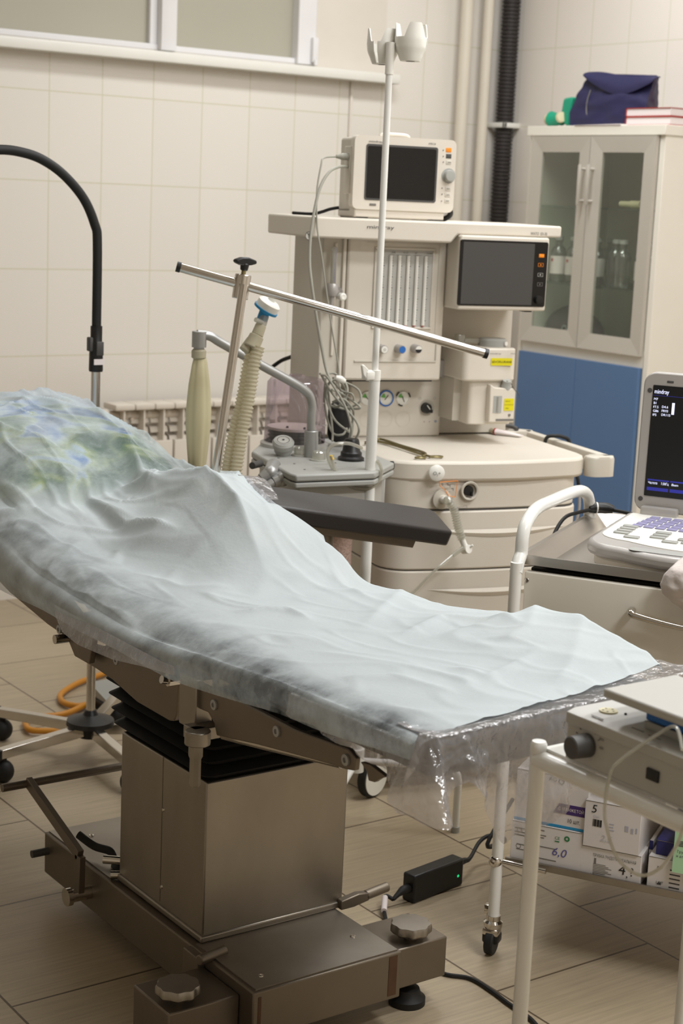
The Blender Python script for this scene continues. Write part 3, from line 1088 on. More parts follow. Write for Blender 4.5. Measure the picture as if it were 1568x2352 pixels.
b.prism([(kk.x - .026, kk.z + .002), (kk.x - .012, kk.z - .004), (kk.x + .012, kk.z - .004), (kk.x + .026, kk.z - .001), (kk.x + .026, kk.z + .006), (kk.x + .006, kk.z + .013), (kk.x - .010, kk.z + .013), (kk.x - .026, kk.z + .008)], 'y', kk.y - .008, kk.y + .008)
part('wing_knob', b, 'black', sf, bev=.003)

# ---------------------------------------------------------------- anaesthesia machine (frame M: u right, v back, z up)
m = thing('anesthesia_machine', 'cream anaesthesia workstation with flow tubes, grey screen and drawers', 'anesthesia machine', (.27, .27, 0), 'M')


def fr_poly(u0, u1, v0, v1, bulge, r, n=10):
    """outline with a bowed front edge"""
    o = [(u1, v1), (u0, v1)]
    o += [(u0 + r - r * math.cos(a), v0 + r - r * math.sin(a)) for a in [PI / 2 * i / 5 for i in range(6)]]
    w_ = u1 - u0 - 2 * r
    o += [(u0 + r + w_ * i / n, v0 - bulge * math.sin(PI * i / n)) for i in range(1, n)]
    o += [(u1 - r + r * math.sin(a), v0 + r - r * math.cos(a)) for a in [PI / 2 * i / 5 for i in range(6)]]
    return o


# base and castors
part('base', B().prism(fr_poly(-.02, .53, .0, .52, .0, .05), 'z', .11, .17), 'plastic', m, bev=.006)
for i, (u, v) in enumerate(((-.012, .012), (.49, .05), (.03, .47), (.49, .47))):
    ex, ey = (.52, -.854) if i == 0 else (1, 0)
    D = lambda k_, z: (u + ex * k_, v + ey * k_, z)
    b = B().cyl(D(-.011, .05), D(.011, .05), .05, n=36)
    c = part('castor', b, 'rubber', m, bev=.004)
    part('wheel_disc', B().cyl(D(-.0135, .05), D(.0135, .05), .0435, n=36), 'whitepl', c)
    part('wheel_guard', B().hull([D(-.012, .095), D(.012, .095), D(.012, .125), D(-.012, .125)], [(u + .03, v + .03, .10), (u + .05, v + .03, .10), (u + .05, v + .03, .125), (u + .03, v + .03, .125)]), 'whitepl', c)
(zA,), (zB,), (zC,), (zD,) = [(q[1],) for q in [(0.3246,0.7177),(0.3294,0.6497),(0.3351,0.5701),(0.3381,0.5278)]]
part('cabinet_body', B().prism(fr_poly(0.0, .515, .03, .50, 0, .05), 'z', .17, .80), 'plastic', m, bev=.003)
hd = part('upper_fascia', B().prism(fr_poly(-.006, .52, .006, .3, .012, .07), 'z', zA + .003, .795), 'plastic', m, bev=.004)
zs = [zA, zC, zC - (zA - zC) * 1.0, .30, .175]
for i in range(4):
    z1, z0 = zs[i], zs[i + 1] + .003
    d = part('drawer', B().prism(fr_poly(-.008, .523, .002, .3, .014, .07), 'z', z0, z1), 'plastic', m, bev=.004)
    zm = z1 - .052
    b = B()

    def scoop(u, v, zm=zm):
        uu = .10 + .38 * u
        bow = -.012 - .014 * math.sin(PI * (uu + .06 - .07) / .39) * 0 
        vv = .002 - .014 * math.sin(PI * max(0, min(1, (uu - .062) / .391)))
        lip = .005 * math.sin(PI * u)
        return (uu, vv - .0015 - lip * (1 - abs(2 * v - 1)) , zm + .006 - .020 * math.sin(PI * u) * v)
    b.grid(scoop, 30, 6)
    part('finger_lip', b, 'plastic', d)
    part('gap_line', B().prism(fr_poly(-.004, .519, .005, .3, .012, .07), 'z', z1, z1 + .003), 'dgrey', d)
# worktop
wt = part('worktop', B().prism(fr_poly(-.012, .545, 0, .5, .018, .085), 'z', .79, .84), 'plastic', m, bev=.008)
hp = rrect(.545, .615, .03, .50, .03, 5)
hi = rrect(.553, .592, .11, .44, .015, 5)
b = B()
b.prism(rrect(.535, .613, .008, .06, .024, 5), 'z', .79, .84, .006).prism(rrect(.535, .613, .45, .50, .02, 5), 'z', .79, .84, .006).prism(rrect(.585, .613, .03, .48, .010, 4), 'z', .79, .84, .006)
part('side_handle', b, 'plastic2', m)
part('back_rail', B().tube([(.28, .50, .855), (.42, .50, .855), (.54, .49, .852), (.56, .46, .845)], .006), 'dgrey', m)
# O2 flush plate
(u0, z0), = [(0.0996,0.8143)]
b = B().lathe([(0, 0), (.020, 0), (.0195, .004), (.017, .006), (0, .0065)], (u0 + .002, -.019, z0), (-.12, -1, .05), n=32)
fl = part('oxygen_flush_button', b, 'whitepl', m)
part('button_text', B().text('O', (u0 - .0095, -.0255, z0 - .0035), .0085, (1, -.12, 0)).text('2', (u0 - .0005, -.0266, z0 - .006), .005, (1, -.12, 0)).text('+', (u0 + .0035, -.0270, z0 - .0035), .0085, (1, -.12, 0)), 'greyink', fl)
# outlet, knob recess, orange bordered pictogram
(u1, z1), (u2, z2) = [(0.1254,0.7477),(0.196,0.7674)]
part('gas_outlet', B().lathe([(.024, 0), (.024, .004), (.012, .007), (.010, .012), (.010, .002), (0, .002)], (u1, -.006, z1), (0, -1, 0)).cyl((u1, .0, z1), (u1, -.016, z1), .007), 'plastic2', m)
rs = part('knob_recess', B().lathe([(.024, 0), (.022, .003), (.018, .002), (.016, -.01), (0, -.01)], (u2, -.012, z2), (0, -1, 0)), 'plastic2', m)
part('selector_knob', B().lathe([(0, 0), (.0125, 0), (.0125, .008), (0, .009)], (u2 - .002, -.004, z2), (0, -1, 0)).box(u2 + .003, u2 + .007, -.0165, -.008, z2 - .013, z2 - .002), 'black', rs, 'black selector knob')
og = [(0.1134,0.7908),(0.1616,0.793),(0.1571,0.7536),(0.1408,0.7562),(0.1295,0.7714),(0.1151,0.7823)]
b = B()
for p, q in zip(og, og[1:] + og[:1]):
    b.cyl((p[0], -.0135, p[1]), (q[0], -.0135, q[1]), .0009, n=6)
(p, q) = [(0.1407,0.7572),(0.1407,0.7391)]
b.cyl((p[0], -.0135, p[1]), (q[0], -.0135, q[1]), .0009, n=6)
part('pictogram', b, 'amber', m)
b = B()
gp = [(0.1433,0.7529),(0.145,0.7443),(0.1502,0.7357),(0.1645,0.7278),(0.1899,0.7314),(0.1902,0.726),(0.1461,0.7272)]
for p, q in zip(gp, gp[1:] + gp[:1]):
    b.cyl((p[0], -.0135, p[1]), (q[0], -.0135, q[1]), .0004, n=6)
for (x, zz) in [(0.1203,0.7865),(0.1341,0.7873),(0.1401,0.7829),(0.1487,0.7742),(0.1531,0.741)]:
    b.box(x - .003, x + .003, -.0142, -.0136, zz - .001, zz + .0012).box(x + .001, x + .0025, -.0142, -.0136, zz - .005, zz)
part('pictogram', b, 'greyink', m)

# rear tower
part('tower', B().box(-.075, .50, .43, .56, .84, 1.372), 'plastic2', m, bev=.006)
part('recess_panel', B().box(.25, .50, .415, .43, .845, 1.20), 'plastic2', m)
lowp = B().prism([(0.03, .84), (.292, .84), (.292, 1.0), (.03, 1.0)], 'y', .385, .44)
lp = part('gauge_panel', lowp, 'plastic', m, bev=.006)
V = .3845


def mv(pts):
    return pts


for i, ((u, z), dcol) in enumerate(zip([(0.0788,0.9424),(0.1314,0.9422),(0.1795,0.9421)], ('plain', 'blue', 'black'))):
    g = part('gauge', B().lathe([(0, 0), (.0185, 0), (.0185, .002), (.0165, .003), (.016, .001), (0, .001)], (u, V, z), (0, -1, 0)), 'whitepl', lp)
    part('green_sector', B().disc((u, V - .0015, z), (0, -1, 0), .0135, r0=.003, a0=PI * .62 - .0, a1=PI * .62 + 1.0, n=8), 'greenmark', g, 'green sector')
    a = (-.8, .9, -1.2)[i]
    part('needle', B().cyl((u - .006 * math.cos(a), V - .0025, z - .006 * math.sin(a)), (u + .010 * math.cos(a), V - .0025, z + .010 * math.sin(a)), .0008, n=6), 'ink', g)
    if dcol == 'blue':
        part('rim', B().disc((u, V - .0005, z), (0, -1, 0), .0215, r0=.0175, n=40, h=.0022), 'bluemark', g, 'blue rim')
    if dcol == 'black':
        b = B()
        for a0 in (PI * .12, PI * .78, PI * 1.36):
            b.disc((u, V - .0005, z), (0, -1, 0), .0215, r0=.0178, a0=a0 - .25, a1=a0 + .42, n=10, h=.0022)
        part('rim', b, 'ink', g, 'black rim marks')
for (u, z) in [(0.0815,0.8877),(0.1318,0.8873),(0.1825,0.887)]:
    part('blank_cover', B().disc((u, V, z), (0, -1, 0), .0205, r0=.0200, n=40, h=.0004), 'plastic2', lp)
(u, z), = [(0.2495,0.9165)]
rk = part('knob_recess', B().lathe([(.0215, 0), (.0215, .0012), (.0195, .0012), (.018, .0004), (0, .0004)], (u, V, z), (0, -1, 0)), 'plastic2', lp)
part('rotary_switch', B().lathe([(0, 0), (.014, 0), (.013, .014), (0, .015)], (u - .004, V, z), (0, -1, 0)).box(u + .004, u + .0125, V - .013, V - .004, z - .012, z - .004), 'black', rk, 'black rotary switch')
part('pointer', B().prism([(u - .007, z + .008), (u - .005, z + .009), (u + .004, z - .002), (u + .002, z - .003)], 'y', V - .0165, V - .015), 'whitepl', rk)
b = B()
for (x, zz) in [(0.2441,0.8796),(0.2592,0.8794)]:
    b.disc((x, V, zz), (0, -1, 0), .0012)
for (x, zz) in [(0.228,0.9419),(0.2706,0.9418)]:
    b.disc((x, V, zz), (0, -1, 0), .0034, r0=.0029)
part('mark', b, 'greyink', lp)
(u, z), = [(0.2768,0.8805)]
part('mark', B().disc((u, V, z), (0, -1, 0), .003, r0=.0018), 'bluemark', lp, 'small blue mark')
# flowmeter module
F = .29
(ua, za), (ub, zb), (uc, zc) = [(0.0137,1.01),(0.2535,1.01),(0.2453,1.363)]
fm = part('flowmeter_module', B().box(-.028, .2405, F, .44, 1.0, 1.372), 'plastic', m, bev=.006)
part('shadow_gap', B().box(.0, .235, .33, .40, .992, 1.0), 'dgrey', fm)
wnd = [(0.0502,1.322),(0.1943,1.334),(0.2058,1.139),(0.0481,1.133)]
uw0, uw1 = wnd[3][0], (wnd[1][0] + wnd[2][0]) / 2
zw0, zw1 = (wnd[2][1] + wnd[3][1]) / 2, (wnd[0][1] + wnd[1][1]) / 2
fw = part('tube_window', B().box(uw0 - .006, uw1 + .006, F - .004, F, zw0 - .006, zw0).box(uw0 - .006, uw1 + .006, F - .004, F, zw1, zw1 + .006).box(uw0 - .006, uw0, F - .004, F, zw0, zw1).box(uw1, uw1 + .006, F - .004, F, zw0, zw1), 'plastic', fm, bev=.002)
part('tube_backing', B().box(uw0, uw1, F - .0012, F - .0002, zw0, zw1), 'lgrey', fw)
part('panel_frame', B().box(uw0 - .027, uw1 + .018, F - .0015, F - .0008, zw1 + .016, zw1 + .0166).box(uw1 + .0175, uw1 + .018, F - .0015, F - .0008, zw0 - .02, zw1 + .016), 'plastic2', fm)
xs = [q[0] for q in [(0.0853,1.147),(0.1091,1.147),(0.133,1.147),(0.157,1.147),(0.1811,1.148)]]
for i, u in enumerate([xs[0] - (xs[1] - xs[0])] + xs):
    tb = part('flow_tube', B().cyl((u, F - .004, zw0 + .004), (u, F - .004, zw1 - .014), .0045, n=12), 'whitepl', fw)
    part('float', B().cyl((u, F - .004, zw0 + .002), (u, F - .004, zw0 + .012), .0042, n=10), 'redd', tb, 'red float')
    b = B()
    for q in range(24):
        zz = zw0 + .016 + (zw1 - zw0 - .036) * q / 23
        b.box(u + .0048, u + (.0085 if q % 4 == 0 else .0068), F - .0022, F - .0014, zz - .0008, zz + .0008)
    part('scale_marks', b, 'ink', fw)
b = B()
for i, tx in enumerate(('AIR', 'N O', 'O', 'L/min')):
    b.text(tx, (xs[0] + .002 + i * .032, F - .002, zw1 - .009), .005)
    b.box(xs[0] - .004 + i * .032, xs[0] + .022 + i * .032, F - .0024, F - .0018, zw1 - .013, zw1 - .0125)
part('scale_text', b, 'greyink', fw)
# control knobs in a shallow tray
kb = [(0.0757,1.08),(0.1246,1.08),(0.1691,1.081)]
tray = part('knob_tray', B().box(.0, .225, F - .003, F, kb[0][1] - .034, kb[0][1] - .029).box(.222, .226, F - .003, F, kb[0][1] - .03, kb[0][1] + .022), 'plastic2', fm, bev=.001)
for (u, z), c in zip(kb, ('whitepl', 'bluemark', 'ink')):
    kn = part('flow_knob', B().lathe([(0, 0), (.0115, 0), (.0105, .024), (0, .0245)], (u - .006, F + .001, z + .001), (.08, -1, -.03), n=24), 'silver', fm)
    q = Vector((u - .006, F + .001, z + .001)) + Vector((.08, -1, -.03)).normalized() * .0248
    cp = part('knob_cap', B().disc(q, (.08, -1, -.03), .0088), c, kn)
    if c == 'whitepl':
        part('knob_text', B().text('O', q + Vector((0, -.0015, 0)), .006, ctr=True), 'greyink', fm)
    if c == 'ink':
        part('knob_cap', B().disc(q, (.08, -1, -.03), .0088, a0=0, a1=PI, h=.0009), 'whitepl', kn)
# left column with the auxiliary oxygen flowmeter
lc = part('side_column', B().box(-.092, -.03, .30, .44, .86, 1.372), 'plastic2', m, bev=.004)
part('column_rail', B().box(-.062, -.054, .295, .305, 1.06, 1.34).box(-.040, -.031, .292, .31, .90, 1.36), 'plastic', lc, bev=.002)
fa = [(-0.0709,1.332),(-0.0711,1.237),(-0.0657,1.219),(-0.0515,1.21),(-0.0311,1.22)]
b = B().lathe([(.006, 0), (.0075, .002), (.0075, fa[0][1] - fa[1][1] - .004), (.004, fa[0][1] - fa[1][1]), (0, fa[0][1] - fa[1][1])], (fa[1][0], .275, fa[1][1]), n=16)
ax_ = part('oxygen_flow_tube', b, 'clear', m)
part('tube_core', B().cyl((fa[1][0], .275, fa[1][1] + .003), (fa[1][0], .275, fa[0][1] - .008), .0052, n=12), 'whitepl', ax_)
b = B()
for q in range(22):
    zz = fa[1][1] + .008 + q * .0038
    b.box(fa[1][0] - .001, fa[1][0] + .0035, .2665, .2672, zz, zz + .0012)
part('scale_marks', b, 'pen', ax_)
b = B().lathe([(0, -.026), (.012, -.026), (.015, -.018), (.015, .0), (.012, .004), (0, .004)], (fa[1][0] - .001, .275, fa[1][1]), n=20)
b.cyl((fa[1][0], .275, fa[2][1]), (-.045, .30, fa[4][1]), .006).cyl((-.05, .292, fa[4][1]), (-.044, .31, fa[4][1]), .012)
b.cyl((fa[1][0], .275, fa[1][1] - .026), (fa[1][0] - .002, .275, fa[1][1] - .06), .006, .004)
part('flow_valve', b, 'silver', ax_)
part('valve_knob', B().lathe([(0, 0), (.0095, 0), (.0095, .012), (.006, .014), (0, .0125)], (fa[3][0], .268, fa[3][1]), (.2, -1, 0), n=20), 'whitepl', ax_)
# top shelf
part('top_shelf', B().prism([(-.15, 1.352), (.222, 1.350), (.240, 1.372), (.53, 1.373), (.53, 1.402), (-.15, 1.402)], 'y', .228, .56), 'plastic', m, bev=.005)
b = B().text('mindray', ([(-0.006,1.379)][0][0], .2272, [(-0.006,1.379)][0][1]), .0085, w=[(0.0653,1.381)][0][0] - [(-0.006,1.379)][0][0])
b.text('WATO  EX-35', ([(0.4405,1.378)][0][0], .2272, [(0.4405,1.378)][0][1]), .0072, w=.047)
part('lettering', b, 'dgrey', m)
# warning sticker
(u, z), = [(-0.1509,1.356)]
st = part('sticker', B().disc((u, .24, z), (0, -1, 0), .0105), 'whitepl', m, 'round no-pushing sticker')
part('sticker_mark', B().disc((u, .2392, z), (0, -1, 0), .0105, r0=.0093).prism([(u - .006, z + .007), (u - .005, z + .007), (u + .006, z - .006), (u + .005, z - .007)], 'y', .2380, .2386).box(u - .001, u + .003, .2380, .2386, z - .005, z + .003).disc((u + .001, .239, z + .005), (0, -1, 0), .0018), 'ink', m)
# ventilator screen
s0 = [(0.2212,1.367),(0.4893,1.365),(0.4928,1.187),(0.2227,1.189)]
q0 = [(0.2388,1.361),(0.4839,1.359),(0.4861,1.198),(0.2394,1.2)]
uu0, uu1 = .2415, s0[1][0]
sm = part('screen_module', B().box(uu0, uu1, .213, .43, s0[2][1], 1.372), 'plastic', m, bev=.005)
bz = part('bezel', B().prism(rrect((q0[0][0] + q0[3][0]) / 2, (q0[1][0] + q0[2][0]) / 2, q0[2][1], q0[0][1], .005), 'y', .211, .2135), 'screen_k', sm)
l0 = [(0.2469,1.358),(0.4451,1.357),(0.4479,1.2),(0.2483,1.203)]
part('display', B().box((l0[0][0] + l0[3][0]) / 2, (l0[1][0] + l0[2][0]) / 2, .2104, .2112, l0[2][1] + .002, l0[0][1] - .002), 'screen', bz, 'grey switched-off display')
for (u, z), c in zip([(0.4671,1.327),(0.4664,1.304),(0.467,1.279),(0.4675,1.255)], ('amber', 'amber', 'lgrey', 'greyink')):
    k_ = B()
    if c == 'amber' and z > [(0.468,1.315)][0][1]:
        k_.box(u - .0075, u + .0075, .2096, .2108, z - .0045, z + .0045, .001)
    else:
        for aa in ((-.0075, .0075, -.0045, -.0038), (-.0075, .0075, .0038, .0045), (-.0075, -.0068, -.0045, .0045), (.0068, .0075, -.0045, .0045), (-.0015, .0015, -.0015, .0015)):
            k_.box(u + aa[0], u + aa[1], .2100, .2108, z + aa[2], z + aa[3])
    part('key', k_, c, bz, {'amber': 'orange key', 'lgrey': 'pale key', 'greyink': 'grey key'}[c])
(u, z), = [(0.4654,1.216)]
part('dial', B().lathe([(0, 0), (.0105, 0), (.010, .010), (0, .011)], (u, .2112, z), (0, -1, 0)), 'black', bz)
part('screen_foot', B().box(uu1 - .05, uu1 - .03, .23, .26, s0[2][1] - .004, s0[2][1]), 'black', sm)
# vaporiser mount rail
part('vaporizer_rail', B().box(.24, .30, .36, .42, 1.0, 1.045), 'silver', m, bev=.003)
# ---- breathing system on the left
pt = [(-0.3161,0.1253),(-0.2493,0.2552),(-0.0287,0.3543),(-0.0307,-0.0681),(-0.1272,-0.1891),(-0.3216,-0.2067),(-0.3277,-0.178)]
bs = part('breathing_block', B().prism(pt, 'z', .834, .85), 'grey', m, bev=.004)
ctr = Vector((sum(q[0] for q in pt) / len(pt), sum(q[1] for q in pt) / len(pt)))
sh = [(ctr.x + (q[0] - ctr.x) * .985, ctr.y + (q[1] - ctr.y) * .985) for q in pt]
part('block_lower', B().prism([(ctr.x + (q[0] - ctr.x) * 1.0, ctr.y + (q[1] - ctr.y) * 1.0) for q in pt], 'z', .820, .832), 'grey', bs, bev=.003)
part('block_body', B().prism([(ctr.x + (q[0] - ctr.x) * .86, ctr.y + (q[1] - ctr.y) * .86) for q in pt], 'z', .745, .82), 'lgrey', bs, bev=.006)
part('mount', B().box(-.16, .02, .08, .30, .70, .80), 'plastic2', bs, bev=.005)
for (u, v) in [(-0.2845,0.0199),(-0.2744,-0.0612),(-0.2767,-0.1379),(-0.1739,-0.0594),(-0.097,-0.0425)]:
    part('screw', B().disc((u, v, .85), (0, 0, 1), .003), 'chrome', bs)
cn = [(-0.1343,0.6099)][0]
part('absorber_canister', B().lathe([(0, .50), (.066, .50), (.066, .715), (0, .715)], (cn[0] - .012, .06, 0), n=40), mat('soda_lime', (176, 150, 138), .85, var=.35, vs=160, bump=.6, bs=160), bs, 'pinkish granular absorber canister')
# bellows
dc = [(-0.1826,0.1804)][0]
dcx, dcy = dc[0], dc[1] + .02
R0 = .075
zt = [(-0.1882,1.017)][0][1]
part('bellows_dome', B().lathe([(R0 + .004, .85), (R0, .858), (R0 - .004, zt - .012), (R0 - .012, zt - .002), (R0 - .03, zt), (.02, zt), (.018, zt + .008), (0, zt + .008)], (dcx, dcy, 0), n=48), 'dome', bs, 'tinted clear bellows housing')
bl = part('bellows', B().lathe([(0, .852), (.062, .852)] + [(.062 + (.004 if i % 2 else -.003), .853 + i * .0045) for i in range(9)] + [(.06, .892), (0, .892)], (dcx, dcy, 0), n=40), 'rubber', bs, 'black bellows')
part('bellows_plate', B().lathe([(0, .892), (.067, .892), (.067, .898), (0, .899)], (dcx, dcy, 0), n=40), 'plastic', bl)
part('plate_rivet', B().ball((dcx - .03, dcy - .03, .9), .0035, n=8).ball((dcx + .005, dcy - .055, .9), .0035, n=8), 'ink', bl)
part('base_ring', B().lathe([(R0 - .01, .85), (R0 + .008, .85), (R0 + .008, .858), (R0 - .002, .862)], (dcx, dcy, 0), n=40), 'lgrey', bs)
b = B()
a0 = math.atan2(-1, .55)
for i in range(6):
    zz = .905 + i * .018
    b.box(dcx + .052, dcx + .062, dcy - .053, dcy - .051, zz, zz + .004)
part('volume_marks', b, 'paper', bs)
# pressure gauge
g0 = [(-0.2615,0.0554)][0]
pg = part('pressure_gauge', B().lathe([(0, 0), (.015, 0), (.021, .010), (.024, .022), (.022, .032)], (g0[0], g0[1], .85), n=28).lathe([(.024, 0), (.026, .012), (.022, .018), (0, .018)], (g0[0] - .002, g0[1] - .004, .872), (-.15, -.45, 1), n=32), 'grey', bs)
q = Vector((g0[0] - .002, g0[1] - .004, .872)) + Vector((-.15, -.45, 1)).normalized() * .0184
part('gauge_face', B().disc(q, (-.15, -.45, 1), .018), 'lgrey', pg)
part('gauge_marks', B().disc(q, (-.15, -.45, 1), .015, r0=.0135, h=.001).disc(q, (-.15, -.45, 1), .003, h=.0014), 'dgrey', pg)
# check valves
for (u, v) in [(-0.2195,0.0514),(-0.1999,-0.0199),(-0.1594,0.1512)]:
    vb = part('valve_seat', B().lathe([(0, 0), (.021, 0), (.021, .003), (0, .0035)], (u, v, .85), n=28), 'lgrey', bs)
    part('valve_dome', B().lathe([(.016, .003), (.015, .019), (.012, .022), (0, .022)], (u, v, .85), n=24), 'clear', bs)
# oxygen sensor (black, with two leads)
o0 = [(-0.1204,-0.0216)][0]
part('sensor', B().lathe([(0, 0), (.031, 0), (.031, .006), (.025, .010), (.025, .018), (.021, .022), (.018, .045), (.0155, .05), (0, .05)], (o0[0], o0[1], .85), n=32), 'black', bs, 'glossy black sensor cap')
# bag arm
a_ = [(-0.2002,0.8542),(-0.2027,0.913),(-0.2044,0.9775),(-0.2273,1.01),(-0.3314,1.065),(-0.4265,1.114),(-0.4557,1.13)]
post = part('bag_arm_post', B().cyl((a_[0][0], .03, .845), (a_[1][0], .03, a_[1][1]), .0165, n=28), 'alu', bs, bev=.002)
part('bag_arm', B().tube([(u, .03, z) for u, z in [a_[1], (a_[2][0], (a_[2][1] + a_[1][1]) / 2), a_[2], a_[3], a_[4], a_[5], a_[6], (a_[6][0] - .03, a_[6][1] + .004)]], .0105, n=14), 'alu', bs)
e = [(-0.4977,1.138),(-0.4631,1.138),(-0.4968,1.105),(-0.4784,1.102)]
ec = (e[0][0] + e[1][0]) / 2
part('bag_port', B().lathe([(0, 0), (.0165, 0), (.0165, .035), (.0155, .036), (0, .036)], (ec, .03, e[2][1]), n=28).cyl((ec, .03, e[2][1] - .006), (ec, .03, e[2][1]), .012), 'alu', bs)
# hose elbows and small fittings at the front left
for j, pp in enumerate(([(-0.3232,0.8474),(-0.3435,0.8379),(-0.3656,0.8235),(-0.3795,0.8119)], [(-0.3026,0.8316),(-0.3231,0.8261),(-0.3433,0.8186),(-0.3634,0.8072)])):
    v_ = (-.10, -.12)[j]
    b = B()
    P = [Vector((u, v_, z)) for u, z in pp]
    P[0].y += .04
    for (i0, i1, r0, r1) in ((0, 1, .017, .017), (1, 2, .0165, .0125), (2, 3, .0115, .0105)):
        b.cyl(P[i0], P[i1], r0, r1, n=24)
    b.ball(P[1], .0175)
    part('hose_elbow', b, 'alu', bs, bev=.001)
(u, z), = [(-0.3746,0.8474)]
part('side_knob', B().cyl((u, -.06, z), (u + .03, -.03, z), .008), 'dgrey', bs)
(u, z), (u9, z9) = [(-0.2262,0.8103),(-0.0732,0.807)]
part('drain_plug', B().lathe([(.012, 0), (.018, .004), (.018, .014), (.012, .022), (0, .024)], (u, -.125, z), (-.2, -1, 0), n=24).ball((u, -.152, z), .013).tube([(u + .01, -.155, z), (u + .05, -.15, z + .002), (u + .09, -.13, z + .002)], .0025), 'black', bs)
part('side_latch', B().box(-.165, -.105, -.125, -.08, .755, .80, .004).lathe([(0, 0), (.0155, 0), (.0155, .008), (.012, .012), (0, .012)], (-.135, -.124, .785), (0, -1, 0), n=24), 'lgrey', bs)
(u, z), = [(-0.0231,0.8357)]
b = B().cyl((u - .018, -.02, z), (u + .004, -.022, z), .006).cyl((u + .004, -.022, z), (u + .010, -.022, z), .010)
part('connector', b, 'rubber', m)
part('bracket_plate', B().box(-.062, -.02, .0, .03, .735, .815), 'lgrey', m, bev=.004)

# ---------------------------------------------------------------- breathing bag
e2 = [(-0.5039,0.9538),(-0.4505,0.9534),(-0.4902,0.8275),(-0.4571,0.8269),(-0.4921,1.082),(-0.4615,1.082)]
uc_ = (e2[0][0] + e2[1][0]) / 2
hw = (e2[1][0] - e2[0][0]) / 2
z_top = e[2][1] - .004
z_bot = e2[2][1] - .05
bg = thing('breathing_bag', 'limp cream latex breathing bag hanging from the aluminium bag arm', 'breathing bag', (uc_, .03, z_bot), 'M')
H = z_top - .02 - z_bot
prof = [(0, 0), (hw * .5, .0), (hw * .62, H * .1), (hw * .85, H * .32), (hw, H * .5), (hw * 1.0, H * .62), (hw * .85, H * .8), (hw * .62, H * .95), (hw * .5, H)]
part('bag', B().lathe(prof, (uc_, .03, z_bot), n=40, sy=.75, mod=lambda a, r, h: r * (1 + .09 * math.cos(4 * a + .6) + .03 * math.cos(9 * a))), 'latex', bg)
part('neck', B().lathe([(.013, 0), (.0165, .003), (.0165, .018), (.013, .022), (0, .022)], (ec, .03, z_top - .022), n=24), 'khaki', bg)

# ---------------------------------------------------------------- vaporiser
vp = thing('vaporizer', 'cream vaporizer with a grey dial and yellow labels under the screen', 'vaporizer', (.36, .33, .885), 'M')
q = [(0.2718,1.093),(0.4303,1.088),(0.4384,1.01),(0.4469,0.8905),(0.3191,0.8916),(0.2786,1.023),(0.3139,1.01),(0.3528,0.9816)]
ul, ur = q[5][0], q[1][0]
zt2, zmid, zb2 = q[0][1], q[2][1], q[3][1]
bt = part('body', B().prism(fr_poly(ul + .028, ur, .25, .40, .004, .012), 'z', zb2, zmid + .012), 'plastic', vp, bev=.003)
part('head', B().prism(fr_poly(ul + .003, ur, .238, .40, .004, .016), 'z', zmid - .006, zt2 - .004), 'plastic', vp, bev=.005)
part('cavity', B().box(ul + .006, ul + .028, .30, .41, zb2 + .004, zmid - .006), 'plastic2', vp)
d0 = [(0.3998,1.093)][0]
dl = part('dial', B().lathe([(0, 0), (.037, 0), (.037, .018), (.033, .022), (0, .024)], (d0[0] - .012, .30, zt2 - .006), n=48, mod=lambda a, r, h: r * (1 + .012 * math.cos(40 * a)) if 0 < h < .02 else r), 'grey', vp, 'grey dial')
part('dial_button', B().lathe([(0, 0), (.0055, 0), (.0055, .003), (0, .0035)], (d0[0] + .010, .2675, zt2 + .005), (.35, -1, 0), n=20), 'whitepl', dl)
part('lock_lever', B().box(ul + .012, ul + .03, .30, .33, zt2 - .006, zt2 + .024, .003).box(ul + .03, d0[0] - .03, .30, .32, zt2 + .004, zt2 + .014), 'clear', vp)
lb = [(0.3538,1.064),(0.4146,1.064),(0.355,1.045),(0.3494,1.074),(0.3816,1.074),(0.4077,1.074),(0.4214,1.075)]
lab = part('label', B().prism(rrect(lb[0][0], lb[1][0], lb[2][1], lb[0][1], .002), 'y', .2325, .234), 'yellow', vp, 'yellow drug label')
part('label_text', B().text('SEVOFLURANE', (lb[0][0] + .002, .2322, (lb[0][1] + lb[2][1]) / 2 - .0025), .0055, w=lb[1][0] - lb[0][0] - .004), 'ink', vp)
part('lettering', B().text('mindray', (lb[3][0], .2332, lb[3][1]), .0038, w=lb[4][0] - lb[3][0]).text('V60', (lb[5][0], .2332, lb[5][1]), .0038, w=lb[6][0] - lb[5][0]), 'greyink', vp)
fb = [(0.3534,0.9935),(0.4274,0.9856),(0.3535,0.8991),(0.4261,0.8985),(0.3638,0.9677),(0.3874,0.9676),(0.3655,0.9238)]
fl = part('filler_block', B().prism([(fb[2][0], fb[2][1]), (fb[3][0], fb[3][1]), (fb[3][0], fb[1][1]), (fb[0][0] + .012, fb[0][1] - .004), (fb[2][0], fb[0][1] + .004)], 'y', .225, .26), 'plastic', vp, bev=.003)
sw = part('sight_glass', B().box(fb[4][0], fb[5][0], .2242, .2255, fb[6][1], fb[4][1]), 'grey', fl)
part('level_tube', B().cyl(((fb[4][0] + fb[5][0]) / 2, .224, fb[6][1] + .002), ((fb[4][0] + fb[5][0]) / 2, .224, fb[4][1] - .002), .003), 'clear', fl)
cp = [(0.4031,0.9934)][0]
part('filler_cap', B().lathe([(0, 0), (.0135, 0), (.013, .008), (.0115, .010), (.011, .024), (0, .0245)], (cp[0], .238, cp[1] - .009), (-.05, -.35, 1), n=28), 'grey', vp, 'grey filler cap')
part('cap_cord', B().tube([(x, .225, z) for x, z in [(0.3972,1.006),(0.4087,1.002),(0.4198,0.9867),(0.436,0.9709),(0.4355,0.9608),(0.4282,0.9574)]], .0009, n=6), 'dgrey', vp)
l2 = [(0.3946,0.9611),(0.4221,0.961),(0.3968,0.9295),(0.4114,0.9181)]
